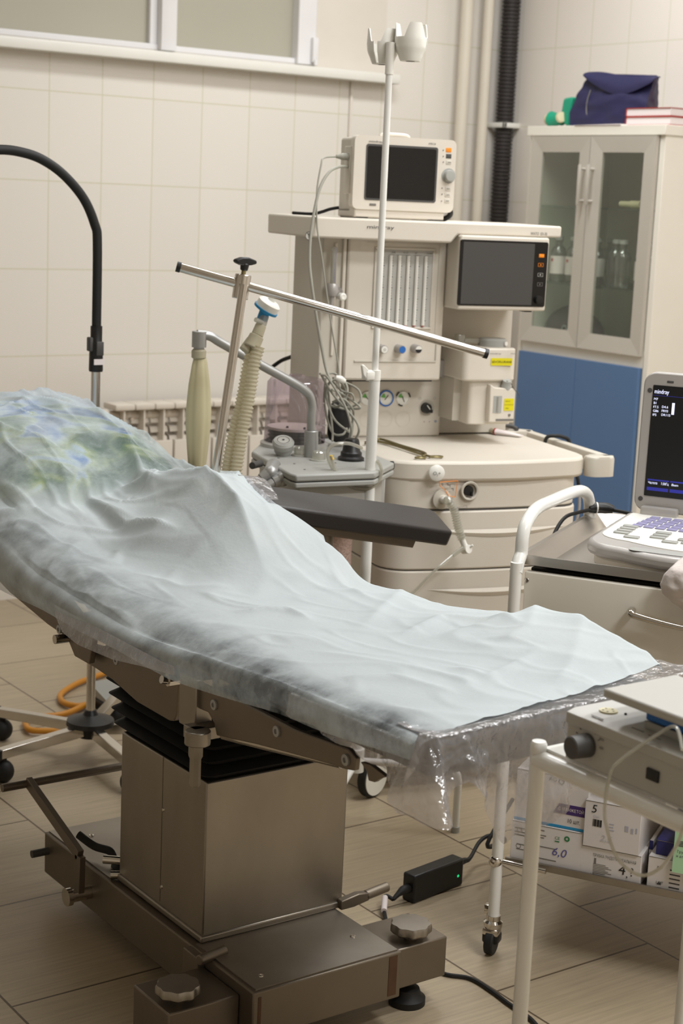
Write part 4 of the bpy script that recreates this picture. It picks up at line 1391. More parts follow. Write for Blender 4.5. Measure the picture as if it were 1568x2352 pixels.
part('label', B().prism(rrect(l2[0][0], l2[1][0], l2[2][1], l2[0][1], .002), 'y', .2238, .2252), 'yellow', vp, 'yellow filler label')
part('label_text', B().text('Quik-Fil', (l2[0][0] + .0025, .2234, l2[0][1] - .008), .0026, w=.0135).text('ONLY', (l2[0][0] + .004, .2234, l2[2][1] + .005), .003, w=.010).box(l2[0][0], l2[1][0], .2233, .2236, (l2[0][1] + l2[2][1]) / 2 - .0004, (l2[0][1] + l2[2][1]) / 2), 'ink', vp)
part('drain_screw', B().lathe([(0, 0), (.0035, 0), (.0035, .002), (0, .002)], (l2[3][0], .225, l2[3][1]), (0, -1, 0), n=14).box(fb[2][0] + .02, fb[3][0] - .002, .2235, .226, fb[2][1] + .004, fb[2][1] + .009), 'greyink', fl)

# ---------------------------------------------------------------- patient monitor on the shelf
VM = .29
c4 = [(-0.0222,1.603),(0.2522,1.602),(0.2512,1.444),(-0.0198,1.436),(-0.0183,1.405),(0.2486,1.408),(0.2511,1.599)]
pm_ = thing('patient_monitor', 'cream patient monitor with a dark blank screen on the top shelf', 'monitor', (.115, .36, 1.402), 'M')
ux0, ux1 = (c4[0][0] + c4[4][0]) / 2 - .003, c4[1][0] - .002
zt3, zb3 = (c4[0][1] + c4[1][1]) / 2, c4[3][1] - .012
part('housing', B().box(ux0 + .008, ux1 - .008, VM + .03, VM + .12, 1.41, zt3 - .004), 'plastic2', pm_, bev=.008)
ff = part('front_frame', B().prism(rrect(ux0, ux1, zb3, zt3, .014), 'y', VM, VM + .03, .004), 'plastic', pm_)
part('base', B().box(ux0 + .008, ux1 - .022, VM + .004, VM + .12, 1.4035, zb3 + .004), 'plastic', pm_, bev=.004)
part('foot', B().box(ux0 + .012, ux0 + .045, VM + .004, VM + .11, 1.402, 1.4045).box(ux1 - .065, ux1 - .02, VM + .004, VM + .11, 1.402, 1.4045), 'rubber', pm_)
part('carry_handle', B().tube([(ux0 + .075, VM + .02, zt3 - .002), (ux0 + .085, VM + .02, zt3 + .004), (ux0 + .14, VM + .02, zt3 + .004), (ux0 + .15, VM + .02, zt3 - .002)], .006), 'plastic', pm_)
sc = [(0.0063,1.583),(0.1984,1.58),(0.198,1.446),(0.0083,1.45)]
bz2 = part('screen_rim', B().prism(rrect((sc[0][0] + sc[3][0]) / 2, (sc[1][0] + sc[2][0]) / 2 + .002, (sc[2][1] + sc[3][1]) / 2 - .001, (sc[0][1] + sc[1][1]) / 2 + .001, .006), 'y', VM - .0012, VM + .004), 'dgrey', ff)
part('display', B().prism(rrect((sc[0][0] + sc[3][0]) / 2 + .004, (sc[1][0] + sc[2][0]) / 2 - .003, (sc[2][1] + sc[3][1]) / 2 + .004, (sc[0][1] + sc[1][1]) / 2 - .004, .004), 'y', VM - .0016, VM - .0008), 'screen_k', bz2, 'blank dark display')
tx = [(0.0133,1.589),(0.0502,1.591),(0.1733,1.589),(0.1922,1.59)]
part('lettering', B().text('mindray', (tx[0][0], VM - .0008, tx[0][1] - .003), .0055, w=tx[1][0] - tx[0][0]).text('iMEC8', (tx[2][0], VM - .0008, tx[2][1]), .004, w=tx[3][0] - tx[2][0]), 'dgrey', ff)
dk = [(0.2341,1.515)][0]
part('rotary_knob', B().lathe([(.0185, 0), (.0185, .002), (.0145, .002), (.014, .012), (.0125, .0145), (0, .0155)], (dk[0] - .002, VM, dk[1]), (0, -1, 0)), 'grey', ff, 'grey rotary knob')
for (u, z), c in zip([(0.2295,1.578),(0.2304,1.563),(0.2313,1.548),(0.2329,1.483),(0.2326,1.468),(0.2324,1.453)], ('amber', 'dgrey', 'plastic2', 'plastic2', 'plastic2', 'plastic2')):
    part('key', B().box(u - .008, u + .007, VM - .001, VM + .002, z - .0055, z + .0055, .001), c, ff, {'amber': 'orange alarm key', 'dgrey': 'dark key', 'plastic2': None}[c])
b = B()
for (u, z) in [(0.214,1.577),(0.2149,1.562),(0.2158,1.548),(0.2161,1.484),(0.217,1.469),(0.2168,1.452)]:
    b.disc((u, VM - .0004, z), (0, -1, 0), .0016)
for (u, z) in [(0.2337,1.548),(0.2341,1.483),(0.2338,1.468),(0.2336,1.453)]:
    b.box(u - .005, u + .003, VM - .0016, VM - .0010, z - .0006, z + .0006)
part('key_marks', b, 'greyink', ff)
pb_ = [(0.0311,1.436),(0.0521,1.434)]
part('power_key', B().box(pb_[0][0] - .009, pb_[0][0] + .009, VM - .001, VM + .002, pb_[0][1] - .003, pb_[0][1] + .003, .001).disc((pb_[1][0], VM - .0002, pb_[1][1]), (0, -1, 0), .0015), 'greyink', ff)
part('side_hook', B().tube([(ux1 - .01, VM + .05, zb3 + .01), (ux1 + .003, VM + .03, zb3 + .008), (ux1 + .006, VM + .03, zb3 - .006), (ux1 - .006, VM + .04, zb3 - .016), (ux1 - .02, VM + .05, zb3 - .014)], .007), 'black', pm_)
sp = [(-0.0243,1.549)][0]
part('side_port', B().box(ux0 - .004, ux0 + .012, VM + .02, VM + .06, 1.46, 1.575, .003), 'plastic2', pm_)
part('plug', B().cyl((ux0 + .004, VM + .03, sp[1]), (ux0 - .016, VM + .03, sp[1]), .0085).lathe([(.0075, 0), (.009, .004), (.0065, .012), (.004, .022), (0, .023)], (ux0 - .014, VM + .03, sp[1]), (-1, 0, -.03), n=18), 'cable', pm_)

# ---------------------------------------------------------------- cables of the monitor
c1 = [(ux0 - .036, VM + .03, sp[1] - .001)] + [(u, .28 - .02 * i, z) for i, (u, z) in enumerate([(-0.1065,1.542),(-0.1201,1.523),(-0.1353,1.461),(-0.1384,1.378),(-0.1324,1.316),(-0.1199,1.211),(-0.1094,1.127),(-0.0992,1.052)])] + [(-.10, .12, 1.0)]
c1 += [(-.08, .09, .99), (-.075, .09, .97)]
solo('sensor_cable', B().tube(c1, .0022, n=8), 'cable', 'thin grey cable plugged into the upper socket of the patient monitor', 'cable', 'M')
p5 = [(-0.0202,1.525)][0]
c2 = [(ux0 - .002, VM + .03, p5[1])] + [(u, .29 - .025 * i, z) for i, (u, z) in enumerate([(-0.0629,1.523),(-0.0992,1.506),(-0.1308,1.461),(-0.154,1.378),(-0.1655,1.304),(-0.1663,1.242),(-0.1556,1.147),(-0.1414,1.052),(-0.1344,1.02)])]
solo('pressure_hose', B().tube(c2, .0036, n=8), 'cable', 'thicker grey hose from the lower left socket of the monitor', 'hose', 'M')
solo('mains_cable', B().tube([(ux0 + .0, .38, 1.425), (ux0 - .02, .39, 1.42), (ux0 - .035, .41, 1.412), (ux0 - .05, .44, 1.406), (ux0 - .08, .5, 1.406)], .004, n=8), 'rubber', 'short black power cable behind the patient monitor', 'cable', 'M')
solo('mains_cable', B().tube([(u, v, z) for (u, z), v in zip([(-0.0332,1.081),(-0.0505,1.063),(-0.0672,1.035),(-0.0844,1.016),(-0.1073,0.9933)], (.47, .5, .55, .6, .62))], .0055, n=8), 'rubber', 'black cable hanging behind the anaesthesia machine beside the bellows', 'cable', 'M')
# tangled bundle of leads beside the bellows
random.seed(5)
b = B()
for pp, v in (([(-0.1756,1.042),(-0.1478,1.03),(-0.1119,0.968),(-0.0983,0.9159),(-0.0902,0.8844)], .06), ([(-0.1648,1.038),(-0.1274,0.9914),(-0.078,0.9338),(-0.07,0.9074),(-0.0665,0.8811)], .08), ([(-0.1452,1.031),(-0.1086,1.034),(-0.085,1.007),(-0.0945,0.9705),(-0.1128,0.9548),(-0.1321,0.9864),(-0.127,1.021),(-0.1021,1.015),(-0.0783,0.9863),(-0.0883,0.9599)], .12), ([(-0.1325,1.025),(-0.135,0.9837),(-0.1226,0.9313),(-0.0935,0.9047),(-0.0764,0.8993),(-0.0661,0.9203),(-0.0778,0.952),(-0.1025,0.9784),(-0.1188,0.968)], .10), ([(-0.1117,1.023),(-0.0717,1.01),(-0.046,0.9943),(-0.047,0.9677),(-0.0743,0.9466),(-0.1008,0.9573)], .14), ([(-0.1371,1.014),(-0.1198,0.9509),(-0.1207,0.8983),(-0.1254,0.8772)], .11), ([(-0.1345,1.024),(-0.1271,0.9588),(-0.1153,0.8953),(-0.0925,0.8897),(-0.0704,0.9001)], .13), ([(-0.1329,1.001),(-0.1013,0.9901),(-0.0724,0.9691),(-0.0663,0.9586),(-0.083,0.9555),(-0.1057,0.964)], .09), ([(-0.125,1.028),(-0.0781,0.9878),(-0.0546,0.9238),(-0.0614,0.8757)], .15)):
    b.tube([(u, v + .02 * math.sin(i * 1.7), z) for i, (u, z) in enumerate(pp)], .0028, n=8)
solo('cable_bundle', b, 'cable', 'tangle of thin grey leads hanging right of the bellows housing', 'cables', 'M')
pp = [(-0.1209,1.029),(-0.1084,1.025),(-0.0969,1.019)]
solo('finger_clip', B().tube([(u, .10, z) for u, z in pp], .008, n=10, rad=[.005, .009, .006]), 'whitepl', 'white finger clip sensor tucked in the grey cable tangle', 'sensor', 'M')
b = B().box(*sorted(([(-0.1019,0.9816)][0][0], [(-0.047,0.9815)][0][0])), .16, .21, .86, .96, .02)
solo('blood_pressure_cuff', b, 'rubber', 'black folded cuff behind the grey cable tangle', 'cuff', 'M')

# ---------------------------------------------------------------- things on the worktop
fp = [(0.0192,0.2391),(0.0637,0.2789),(0.0873,0.2121),(0.0957,0.0868),(0.0947,0.0141)]
fq = [(0.0782,0.2851),(0.09,0.1766),(0.1033,0.0593),(0.1112,0.0125)]
fc = thing('forceps', 'long curved olive steel forceps lying on the machine worktop', 'forceps', (fp[2][0], fp[2][1], .84), 'M')


def ringp(c, ru, rv, a):
    return [(c[0] + ru * math.cos(t) * math.cos(a) - rv * math.sin(t) * math.sin(a), c[1] + ru * math.cos(t) * math.sin(a) + rv * math.sin(t) * math.cos(a), .8445) for t in (2 * PI * i / 14 for i in range(14))]


r1, r2 = [(0.0791,0.0275),(0.1233,0.0363)]
part('blade', B().tube([(u, v, .846) for u, v in fp[:4]] + [(r2[0] - .014, r2[1] + .003, .845)], .003, n=8, rad=[.002, .003, .0035, .003, .0028]).tube(ringp(r2, .017, .010, .0), .0024, n=8, sub=2, closed=True), 'brass', fc)
part('blade', B().tube([(u, v, .8505) for u, v in fp[:1]] + [(u, v, .8505) for u, v in fq[:3]] + [(r1[0] + .008, r1[1] + .008, .846)], .003, n=8, rad=[.002, .003, .0035, .003, .0028]).tube(ringp(r1, .014, .009, .2), .0024, n=8, sub=2, closed=True), 'brass', fc)
tp = [(0.4568,0.4314),(0.4605,0.399),(0.4656,0.3987),(0.5143,0.3477)]
tb = thing('ointment_tube', 'small white ointment tube with a red band and khaki cap on the worktop', 'tube', (tp[1][0], tp[1][1], .84), 'M')
P = [Vector((q[0], q[1], .849)) for q in tp]
d = (P[3] - P[0]).normalized()
sd = Vector((-d.y, d.x, 0))
part('cap', B().cyl(P[0], P[1], .0075, .008), 'khaki', tb)
part('neck_band', B().cyl(P[1], P[1] + d * .004, .0095), 'red', tb)
ring0 = [P[1] + d * .004 + sd * .0095 * math.cos(a) + Vector((0, 0, .0085 * math.sin(a))) for a in (2 * PI * i / 16 for i in range(16))]
ring1 = [P[3] + sd * .013 * math.cos(a) + Vector((0, 0, -.004 + .0012 * math.sin(a))) for a in (2 * PI * i / 16 for i in range(16))]
part('tube_body', B().hull(ring0, ring1), 'paper', tb)
# stethoscope over the side handle
sg = thing('stethoscope', 'black stethoscope draped over the worktop side handle', 'stethoscope', (.60, .2, .55), 'M')
h = [(0.3136,0.828),(0.2555,0.8439),(0.1737,0.845)]
b = B().tube([(.560, .30, .80), (.565, .30, .845), (.59, .29, .852), (.605, .285, .85), (.622, .28, .84), (.625, .27, .80), (.622, .26, .775)], .005)
b.tube([(.622, .262, .775), (.632, .24, .75), (.640, .235, .70)], .0048).tube([(.622, .262, .775), (.612, .285, .75), (.600, .29, .70)], .0048).box(.612, .632, .252, .272, .762, .78, .004)
part('tubing', b, 'rubber', sg)
part('ear_tubes', B().tube([(.640, .235, .70), (.642, .235, .66), (.634, .242, .60), (.626, .25, .55)], .0035).tube([(.600, .29, .70), (.598, .29, .66), (.606, .275, .60), (.615, .26, .55)], .0035).tube([(.636, .24, .735), (.628, .25, .757), (.610, .28, .74)], .0028), 'silver', sg, 'metal ear tubes')

# ---------------------------------------------------------------- hose on the gas outlet
hc = [(u1, -.010, z1), (u1 + .004, -.03, z1)] + [(u, -.05 - .004 * i, z) for i, (u, z) in enumerate([(0.1229,0.7519),(0.1381,0.7282),(0.1472,0.6929),(0.1584,0.6605),(0.1692,0.6355)])]
hs = thing('gas_hose', 'short white ribbed hose with a connector hanging from the gas outlet', 'hose', (u1, -.03, .55), 'M')


def ribbed(b, pts, r, pitch, amp, sub=14, n=14):
    P = []
    rd = []
    L = 0
    pts = [Vector(q) for q in pts]
    m_ = len(pts)
    dense = []
    for i in range(m_ - 1):
        p0, p1, p2, p3_ = pts[max(0, i - 1)], pts[i], pts[i + 1], pts[min(m_ - 1, i + 2)]
        for j in range(sub):
            t_ = j / sub
            dense.append(.5 * ((2 * p1) + (p2 - p0) * t_ + (2 * p0 - 5 * p1 + 4 * p2 - p3_) * t_ * t_ + (3 * p1 - p0 - 3 * p2 + p3_) * t_ ** 3))
    dense.append(pts[-1])
    # resample
    cum = [0]
    for a, c in zip(dense, dense[1:]):
        cum.append(cum[-1] + (c - a).length)
    tot = cum[-1]
    st = pitch / 4
    N_ = int(tot / st)
    k_ = 0
    for i in range(N_ + 1):
        s_ = i * st
        while k_ < len(cum) - 2 and cum[k_ + 1] < s_:
            k_ += 1
        f_ = (s_ - cum[k_]) / max(1e-9, cum[k_ + 1] - cum[k_])
        P.append(dense[k_].lerp(dense[k_ + 1], min(1, f_)))
        rd.append(r + (0, amp, amp, 0)[i % 4])
    b.tube(P, r, n=n, sub=1, rad=rd)
    return b


part('hose', ribbed(B(), hc[1:-1], .0085, .006, .0022), 'clear', hs)
part('inlet_sleeve', B().tube([hc[0], hc[1]], .010, sub=1), 'whitepl', hs)
part('connector', B().tube([hc[-2], hc[-1]], .0075, sub=1).lathe([(0, -.01), (.0105, -.01), (.0105, .01), (0, .01)], hc[-1], (.3, -1, .3), n=20).tube([Vector(hc[-1]), Vector(hc[-1]) + Vector((.012, -.01, .012))], .003, sub=1), 'whitepl', hs)
tl_ = [(0.1547,0.6426),(0.1283,0.6255),(0.0741,0.582),(0.0367,0.5444),(0.0097,0.5244)]
part('thin_tube', B().tube([(u, -.08, z) for u, z in tl_[:2]], .0055, n=10).tube([(u, -.08, z) for u, z in tl_[1:]], .0032, n=8), 'clear', hs)

# ---------------------------------------------------------------- breathing circuit held upright beside the table
bc = thing('breathing_circuit', 'ribbed clear breathing hose with a blue and white filter, behind the chrome upright', 'breathing hose', (1.9, 3.02, .75))
Yh = 3.03
hl = [(1.876,0.7429),(1.877,0.8309),(1.89,0.9271),(1.907,1.018),(1.917,1.089),(1.927,1.123)]
hl2 = [(1.868,0.7497),(1.869,0.8281),(1.882,0.915),(1.904,1.006),(1.917,1.078),(1.925,1.116)]
part('hose', ribbed(B(), [(x, Yh - .012, z) for x, z in hl], .0115, .0085, .003), 'hose', bc)
part('hose', ribbed(B(), [(x, Yh + .012, z) for x, z in hl2], .0115, .0085, .003), 'hose', bc)
yc = [(1.915,1.12),(1.929,1.146),(1.939,1.17),(1.944,1.186),(1.948,1.201),(1.952,1.212),(1.959,1.23)]
Y3 = [Vector((x, Yh, z)) for x, z in yc]
part('y_connector', B().cyl(Y3[0], Y3[1], .018, .016).cyl(Y3[1], Y3[2], .0135, .012).cyl(Y3[0] + Vector((-.012, .01, -.008)), Y3[1] + Vector((-.006, .01, -.01)), .012), 'khaki', bc, bev=.002)
part('elbow', B().cyl(Y3[2], Y3[3] + (Y3[3] - Y3[2]) * .2, .0115).cyl(Y3[2] + Vector((-.004, -.01, .006)), Y3[2] + Vector((-.024, -.014, .012)), .005), 'clear', bc)
fd = (Y3[5] - Y3[3]).normalized()
fd = (fd + Vector((0.06, -.45, 0))).normalized()
part('filter_stem', B().cyl(Y3[3] - fd * .008, Y3[4] + fd * .004, .0115, .0125), 'filterblue', bc, 'blue filter stem')
part('filter_flange', B().lathe([(.012, -.004), (.028, 0), (.0285, .005), (.02, .006), (0, .006)], Y3[4], fd, n=36), 'filterblue', bc, 'blue filter flange')
part('filter_cap', B().lathe([(.026, .005), (.026, .019), (.02, .024), (.0085, .026), (.0075, .042), (0, .042)], Y3[4], fd, n=36), 'whitepl', bc, 'white filter cap')
# lower run of the circuit: from the elbows down behind the table
# ---------------------------------------------------------------- thin clear tube with a yellow fitting
ct = thing('sampling_tube', 'clear looped tube with a yellow fitting in front of the breathing system', 'tube', (-.15, -.16, .72), 'M')
pq = [(-0.1347,0.8942),(-0.1797,0.9097),(-0.2172,0.9062),(-0.2286,0.8837),(-0.2125,0.8489),(-0.1943,0.8188),(-0.1742,0.7934),(-0.1576,0.7779)]
part('tube', B().tube([(u, -.15 + (.03 if i < 1 else 0), z) for i, (u, z) in enumerate(pq)], .004, n=8), 'clear', ct)
pq2 = [(-0.2258,0.884),(-0.2106,0.8473),(-0.1886,0.8222),(-0.1596,0.8096),(-0.13,0.809),(-0.1075,0.8254),(-0.1024,0.8502),(-0.1142,0.8723)]
part('tube', B().tube([(u, -.165, z) for u, z in pq2], .0042, n=8), 'clear', ct)
pq3 = [(-0.2259,0.8859),(-0.2213,0.8761)]
part('fitting', B().cyl((pq3[0][0], -.165, pq3[0][1]), (pq3[1][0], -.165, pq3[1][1]), .003, .0042), 'yconn', ct, 'yellow fitting')

# ---------------------------------------------------------------- infusion stand
IX, IY = 2.18, 2.93
iv = thing('infusion_stand', 'white infusion stand with two bottle cups on top', 'infusion stand', (IX, IY, 0))
part('upper_pole', B().cyl((IX, IY, 1.03), (IX, IY, 1.755), .0075), 'tube', iv)
zz1 = [(2.187,1.057)][0][1]
part('lower_pole', B().cyl((IX, IY, .15), (IX, IY, zz1), .0125), 'tube', iv)
part('collar', B().cyl((IX, IY, zz1 - .004), (IX, IY, zz1 + .018), .0135).box(IX - .03, IX - .008, IY - .012, IY + .010, zz1 - .002, zz1 + .016, .002), 'whitepl', iv)
q = [(2.137,1.087),(2.152,1.079),(2.158,1.056)]
part('clamp_wing', B().prism([(q[0][0], q[0][1]), (q[0][0] + .004, q[0][1] + .003), (q[1][0] + .003, q[1][1]), (q[2][0] + .002, q[2][1] - .002), (q[2][0] - .004, q[2][1] - .004), (q[0][0] + .004, zz1 + .01)], 'y', IY - .01, IY - .002).cyl((IX - .036, IY - .006, zz1 + .018), (IX - .01, IY - .004, zz1 + .016), .003), 'whitepl', iv, bev=.002)


def cup(c, R, H, ph):
    """bottle cup with a notched crown and a slit down one side"""
    b = B()

    def f(u, v):
        a = ph + .12 + (2 * PI - .24) * u
        crown = max(0, math.cos(3 * (a - ph - PI / 3 - .45))) if 0 else .5 + .5 * math.cos(3 * (a - ph) + PI)
        top = H * (.62 + .38 * min(1, max(0, (crown - .25) / .45)) ** .8)
        z = top * v
        k = z / H
        r = R * (.62 + .30 * min(1, k / .35) ** .8 + .10 * min(1, max(0, (k - .2) / .35)) - .04 * max(0, (k - .6) / .4))
        return (c[0] + r * math.cos(a), c[1] + r * math.sin(a), c[2] + z)
    b.grid(f, 96, 16, .0022)
    b.lathe([(R * .3, 0), (R * .62, 0), (R * .62, .002), (R * .3, .002)], c, n=32)
    return b


ca = [(2.22,1.745),(2.215,1.824),(2.175,1.782)]
cb_ = [(2.19,1.738),(2.186,1.812)]
part('bottle_cup', cup((ca[0][0], 2.91, ca[0][1]), .035, ca[1][1] - ca[0][1], -.9), 'whitepl', iv)
part('bottle_cup', cup((cb_[0][0], 2.97, cb_[0][1]), .035, cb_[1][1] - cb_[0][1], -2.7), 'whitepl', iv)
part('cup_arm', B().box(cb_[0][0] + .02, ca[0][0] - .02, 2.925, 2.955, ca[2][1] - .012, ca[2][1] + .008, .003).cyl((IX, IY, 1.715), (IX, IY, ca[2][1]), .0095), 'whitepl', iv)
part('hub', B().cyl((IX, IY, .135), (IX, IY, .19), .018), 'whitepl', iv)
for lx, ly in ((2.367, 2.781), (1.95, 3.06), (1.975, 2.735)):
    a = math.atan2(ly - IY, lx - IX)
    L = math.hypot(lx - IX, ly - IY)
    c_, s_ = math.cos(a), math.sin(a)
    g = lambda r, z: (IX + c_ * r, IY + s_ * r, z)
    lg = part('leg', B().tube([g(.01, .16), g(.08, .16), g(L - .05, .16), g(L - .012, .152), g(L, .13), g(L, .08), g(L, .012)], .0085, n=12), 'tube', iv)
    part('foot', B().cyl(g(L, 0), g(L, .014), .0105), 'grey', lg)
# ---------------------------------------------------------------- trolley (frame T: u along its front, v back)
tr_ = thing('trolley', 'white enamel trolley with a steel tray on top and boxes on its lower shelf', 'trolley', (.30, .32, 0), 'T')
UT, V0, V1 = .62, .006, .62
for u in (0, UT):
    for v in (V0, V1):
        o = part('leg', B().cyl((u, v, .075), (u, v, .79 if v == V0 else .76), .0115, n=20), 'tube', tr_)
        b = B().lathe([(.006, .05), (.018, .056), (.019, .066), (.014, .07), (.014, .08), (0, .08)], (u, v, 0), n=24)
        b.box(u - .016, u + .016, v - .018, v + .008, .042, .056, .003).box(u - .022, u - .008, v + .004, v + .024, .075, .095, .002)
        c = part('castor', b, 'chrome', tr_)
        part('wheel', B().cyl((u - .009, v - .004, .026), (u + .009, v - .004, .026), .026, n=28), 'rubber', c, bev=.003)
        part('wheel_fork', B().box(u - .017, u + .017, v - .016, v + .012, .024, .046, .005), 'black', c)
hp_ = [(0.0317,0.803),(0.0337,0.8322),(0.0527,0.8586),(0.1132,0.8761),(0.2189,0.8755),(0.3449,0.8719),(0.4328,0.8645),(0.4891,0.8468),(0.5135,0.8212),(0.5254,0.7905)]
for u in (0, UT):
    pts_ = [(u, V0, .77), (u, V0 + .012, .79)] + [(u, v, z) for v, z in hp_] + [(u, V1, .75)]
    part('push_handle', B().tube(pts_, .0125, n=14, sub=4), 'tube', tr_)
# tray: sloped walls, rolled rim
b = B()
oc = rrect(.002, .62, .040, .56, .012, 3)
ic = rrect(.034, .59, .080, .532, .012, 3)
b.hull([(x, y, .7735) for x, y in ic], [(x, y, .774) for x, y in ic])
n_ = len(oc)
b._faces([(x, y, .774) for x, y in ic] + [(x, y, .800) for x, y in oc], [(i, (i + 1) % n_, n_ + (i + 1) % n_, n_ + i) for i in range(n_)])
b._faces([(x, y, .7745) for x, y in ic], [tuple(range(n_))])
o2 = rrect(-.006, .628, .030, .568, .014, 3)
b._faces([(x, y, .800) for x, y in oc] + [(x, y, .801) for x, y in o2] + [(x, y, .783) for x, y in o2] + [(x, y, .782) for x, y in oc],
         [(k_ * n_ + i, k_ * n_ + (i + 1) % n_, (k_ + 1) * n_ + (i + 1) % n_, (k_ + 1) * n_ + i) for k_ in range(3) for i in range(n_)])
part('tray', b, 'traysteel', tr_, ang=30)
part('carcass', B().box(.02, .60, .06, .55, .45, .755), 'white', tr_)
part('under_tray_gap', B().box(.015, .605, .055, .555, .755, .7725), 'black', tr_)
fp_ = part('drawer_front', B().box(.012, .608, .022, .042, .52, .771, .003), 'white', tr_)
part('screw', B().lathe([(.005, 0), (.004, .002), (.0015, .002), (.0015, .001), (0, .001)], ([(0.013,0.7545)][0][0] + .004, .022, [(0.013,0.7545)][0][1]), (0, -1, 0), n=16), 'chrome', fp_)
hh = [(0.2191,0.7255),(0.2431,0.7207),(0.322,0.7158)]
du = (hh[2][0] - hh[1][0])
b = B().tube([(hh[0][0] + .004, .02, hh[0][1]), (hh[0][0] + .006, .0, hh[0][1]), (hh[1][0], -.004, hh[1][1]), (hh[2][0] + .01, -.005, hh[2][1] - .004), (hh[2][0] + .08, -.004, hh[1][1]), (hh[2][0] + .1, .0, hh[0][1] - .004), (hh[2][0] + .102, .02, hh[0][1] - .004)], .005, n=10, rad=[.007, .0075, .006, .0045, .006, .0075, .007])
part('handle', b, 'chrome', fp_, 'chrome bow handle')
part('drawer_front', B().box(.012, .608, .022, .042, .43, .515, .003), 'white', tr_)
sh_ = part('lower_shelf', B().box(.012, .612, .022, .60, .185, .189).box(.012, .612, .018, .024, .185, .199).box(.012, .612, .596, .60, .185, .203), 'steel', tr_, bev=.001)
part('shelf_rod', B().cyl((-.002, V0, .193), (.10, V0 - .004, .193), .0052).ball((-.002, V0 - .003, .193), .0135), 'chrome', tr_)

# boxes on the lower shelf


def carton(lab, name, u0, u1, v0, v1, z0, z1, prints=(), grp=None):
    t_ = thing('carton', lab, 'box', ((u0 + u1) / 2, (v0 + v1) / 2, z0), 'T', grp)
    part('box', B().box(u0, u1, v0, v1, z0, z1), 'carton', t_, bev=.001)
    part('flap_edge', B().box(u0 + .001, u1 - .001, v0 - .0006, v0 + .001, z1 - .0018, z1 - .0008), 'greyink', t_)
    return t_


Zs = .1895
F1 = .03
g = [(0.0147,0.1791),(0.1599,0.2053),(0.1523,0.2731),(0.0742,0.2706)]
ub0, ub1, zb1 = .018, g[1][0], g[2][1]
c = carton('white carton with handwritten 6,0 and two small green marks, bottom left of the shelf', 'x', ub0, ub1, F1, .25, Zs, zb1)
k = [(0.1058,0.2565),(0.1256,0.2605),(0.1012,0.2359),(0.0791,0.2376),(0.0247,0.2174),(0.0955,0.2168)]
part('mark', B().text('CE', (k[0][0], F1 - .0003, k[0][1] - .006), .006).box(k[0][0], k[0][0] + .009, F1 - .0008, F1 - .0002, k[0][1] - .011, k[0][1] - .009).disc((k[1][0] + .004, F1 - .0003, k[1][1] - .005), (0, -1, 0), .0055, r0=.0025, h=.0005), mat('print_green', (40, 120, 72), .7), c, 'green certification marks')
part('handwriting', B().text('6,0', (k[2][0], F1 - .0003, k[2][1] - .018), .017, (1, 0, -.05), (.25, 0, 1)), 'pen', c, 'handwritten size')
b = B()
for (u, z, w_) in ((.066, .262, .018), (.066, .252, .022), (.066, .247, .018), (.025, .258, .03), (.025, .250, .022), (.025, .244, .028), (.066, .229, .045), (.066, .205, .045), (.030, .225, .02), (.030, .215, .02)):
    b.box(u, u + w_, F1 - .0006, F1 - .0002, z, z + .0018)
for zz in (.255, .222):
    b.disc((.034, F1 - .0003, zz), (0, -1, 0), .005, r0=.004, h=.0004)
part('small_print', b, 'greyink', c)
c = carton('white carton with a violet band and blue bottom edge, stacked on the 6,0 carton', 'x', ub0 + .002, ub1 + .005, F1 + .004, .26, zb1 + .0005, zb1 + .105)
w2 = [(0.1619,0.3075),(0.1613,0.2915),(0.0978,0.2966),(0.1062,0.3),(0.1564,0.2764),(0.0731,0.273),(0.1265,0.2845)]
F2 = F1 + .0035
part('violet_band', B().prism([(ub1 + .004, zb1 + .050), (ub1 + .004, zb1 + .030), (ub1 - .062, zb1 + .030), (ub1 - .052, zb1 + .050)], 'y', F2 - .0002, F2 + .001), 'violet', c)
part('band_text', B().text('С МАНЖЕТОЙ', (ub1 - .052, F2 - .0005, zb1 + .037), .0062, w=.050), 'paper', c)
part('count_text', B().text('10 шт.', (ub1 - .032, F2 - .0003, zb1 + .014), .0085, w=.024), 'ink', c)
part('blue_edge', B().box(ub0 + .002, ub1 + .005, F2 - .0002, F2 + .001, zb1 + .001, zb1 + .006), 'bluec', c)
part('print', B().text('AG', (ub1 - .075, F2 - .0004, zb1 + .092), .008).disc((ub1 - .050, F2 - .0002, zb1 + .094), (0, -1, 0), .006, r0=.004, h=.0005), 'dgrey', c)
# second column: 4 with 5 on top
g = [(0.161,0.1895),(0.1625,0.2521),(0.2764,0.2493),(0.2764,0.186),(0.1638,0.2577),(0.1709,0.3472),(0.2721,0.3355),(0.2678,0.2519)]
u4a, u4b = g[1][0] - .004, g[2][0]
z4 = (g[1][1] + g[2][1]) / 2
c = carton('white carton lettered for tracheal tubes and handwritten 4, beneath the carton marked 5', 'x', u4a, u4b, F1, .25, Zs, z4)
k = [(0.1849,0.2399),(0.2595,0.2405),(0.229,0.2305),(0.2481,0.224),(0.189,0.1955),(0.2149,0.1921),(0.2539,0.2252),(0.1904,0.2224)]
part('print', B().text('ТРУБКА ЭНДОТРАХЕАЛЬНАЯ', (u4a + .024, F1 - .0003, z4 - .019), .0062, w=.084), 'greyink', c)
part('handwriting', B().text('4', (u4a + .075, F1 - .0003, z4 - .044), .020, (1, 0, 0), (.1, 0, 1)).text(',', (u4a + .091, F1 - .0003, z4 - .048), .014).text('?', (u4a + .099, F1 - .0003, z4 - .044), .017), 'ink', c, 'handwritten size')
part('count_text', B().text('10 штук', (u4a + .022, F1 - .0003, z4 - .060), .007, w=.034), 'greyink', c)
b = B()
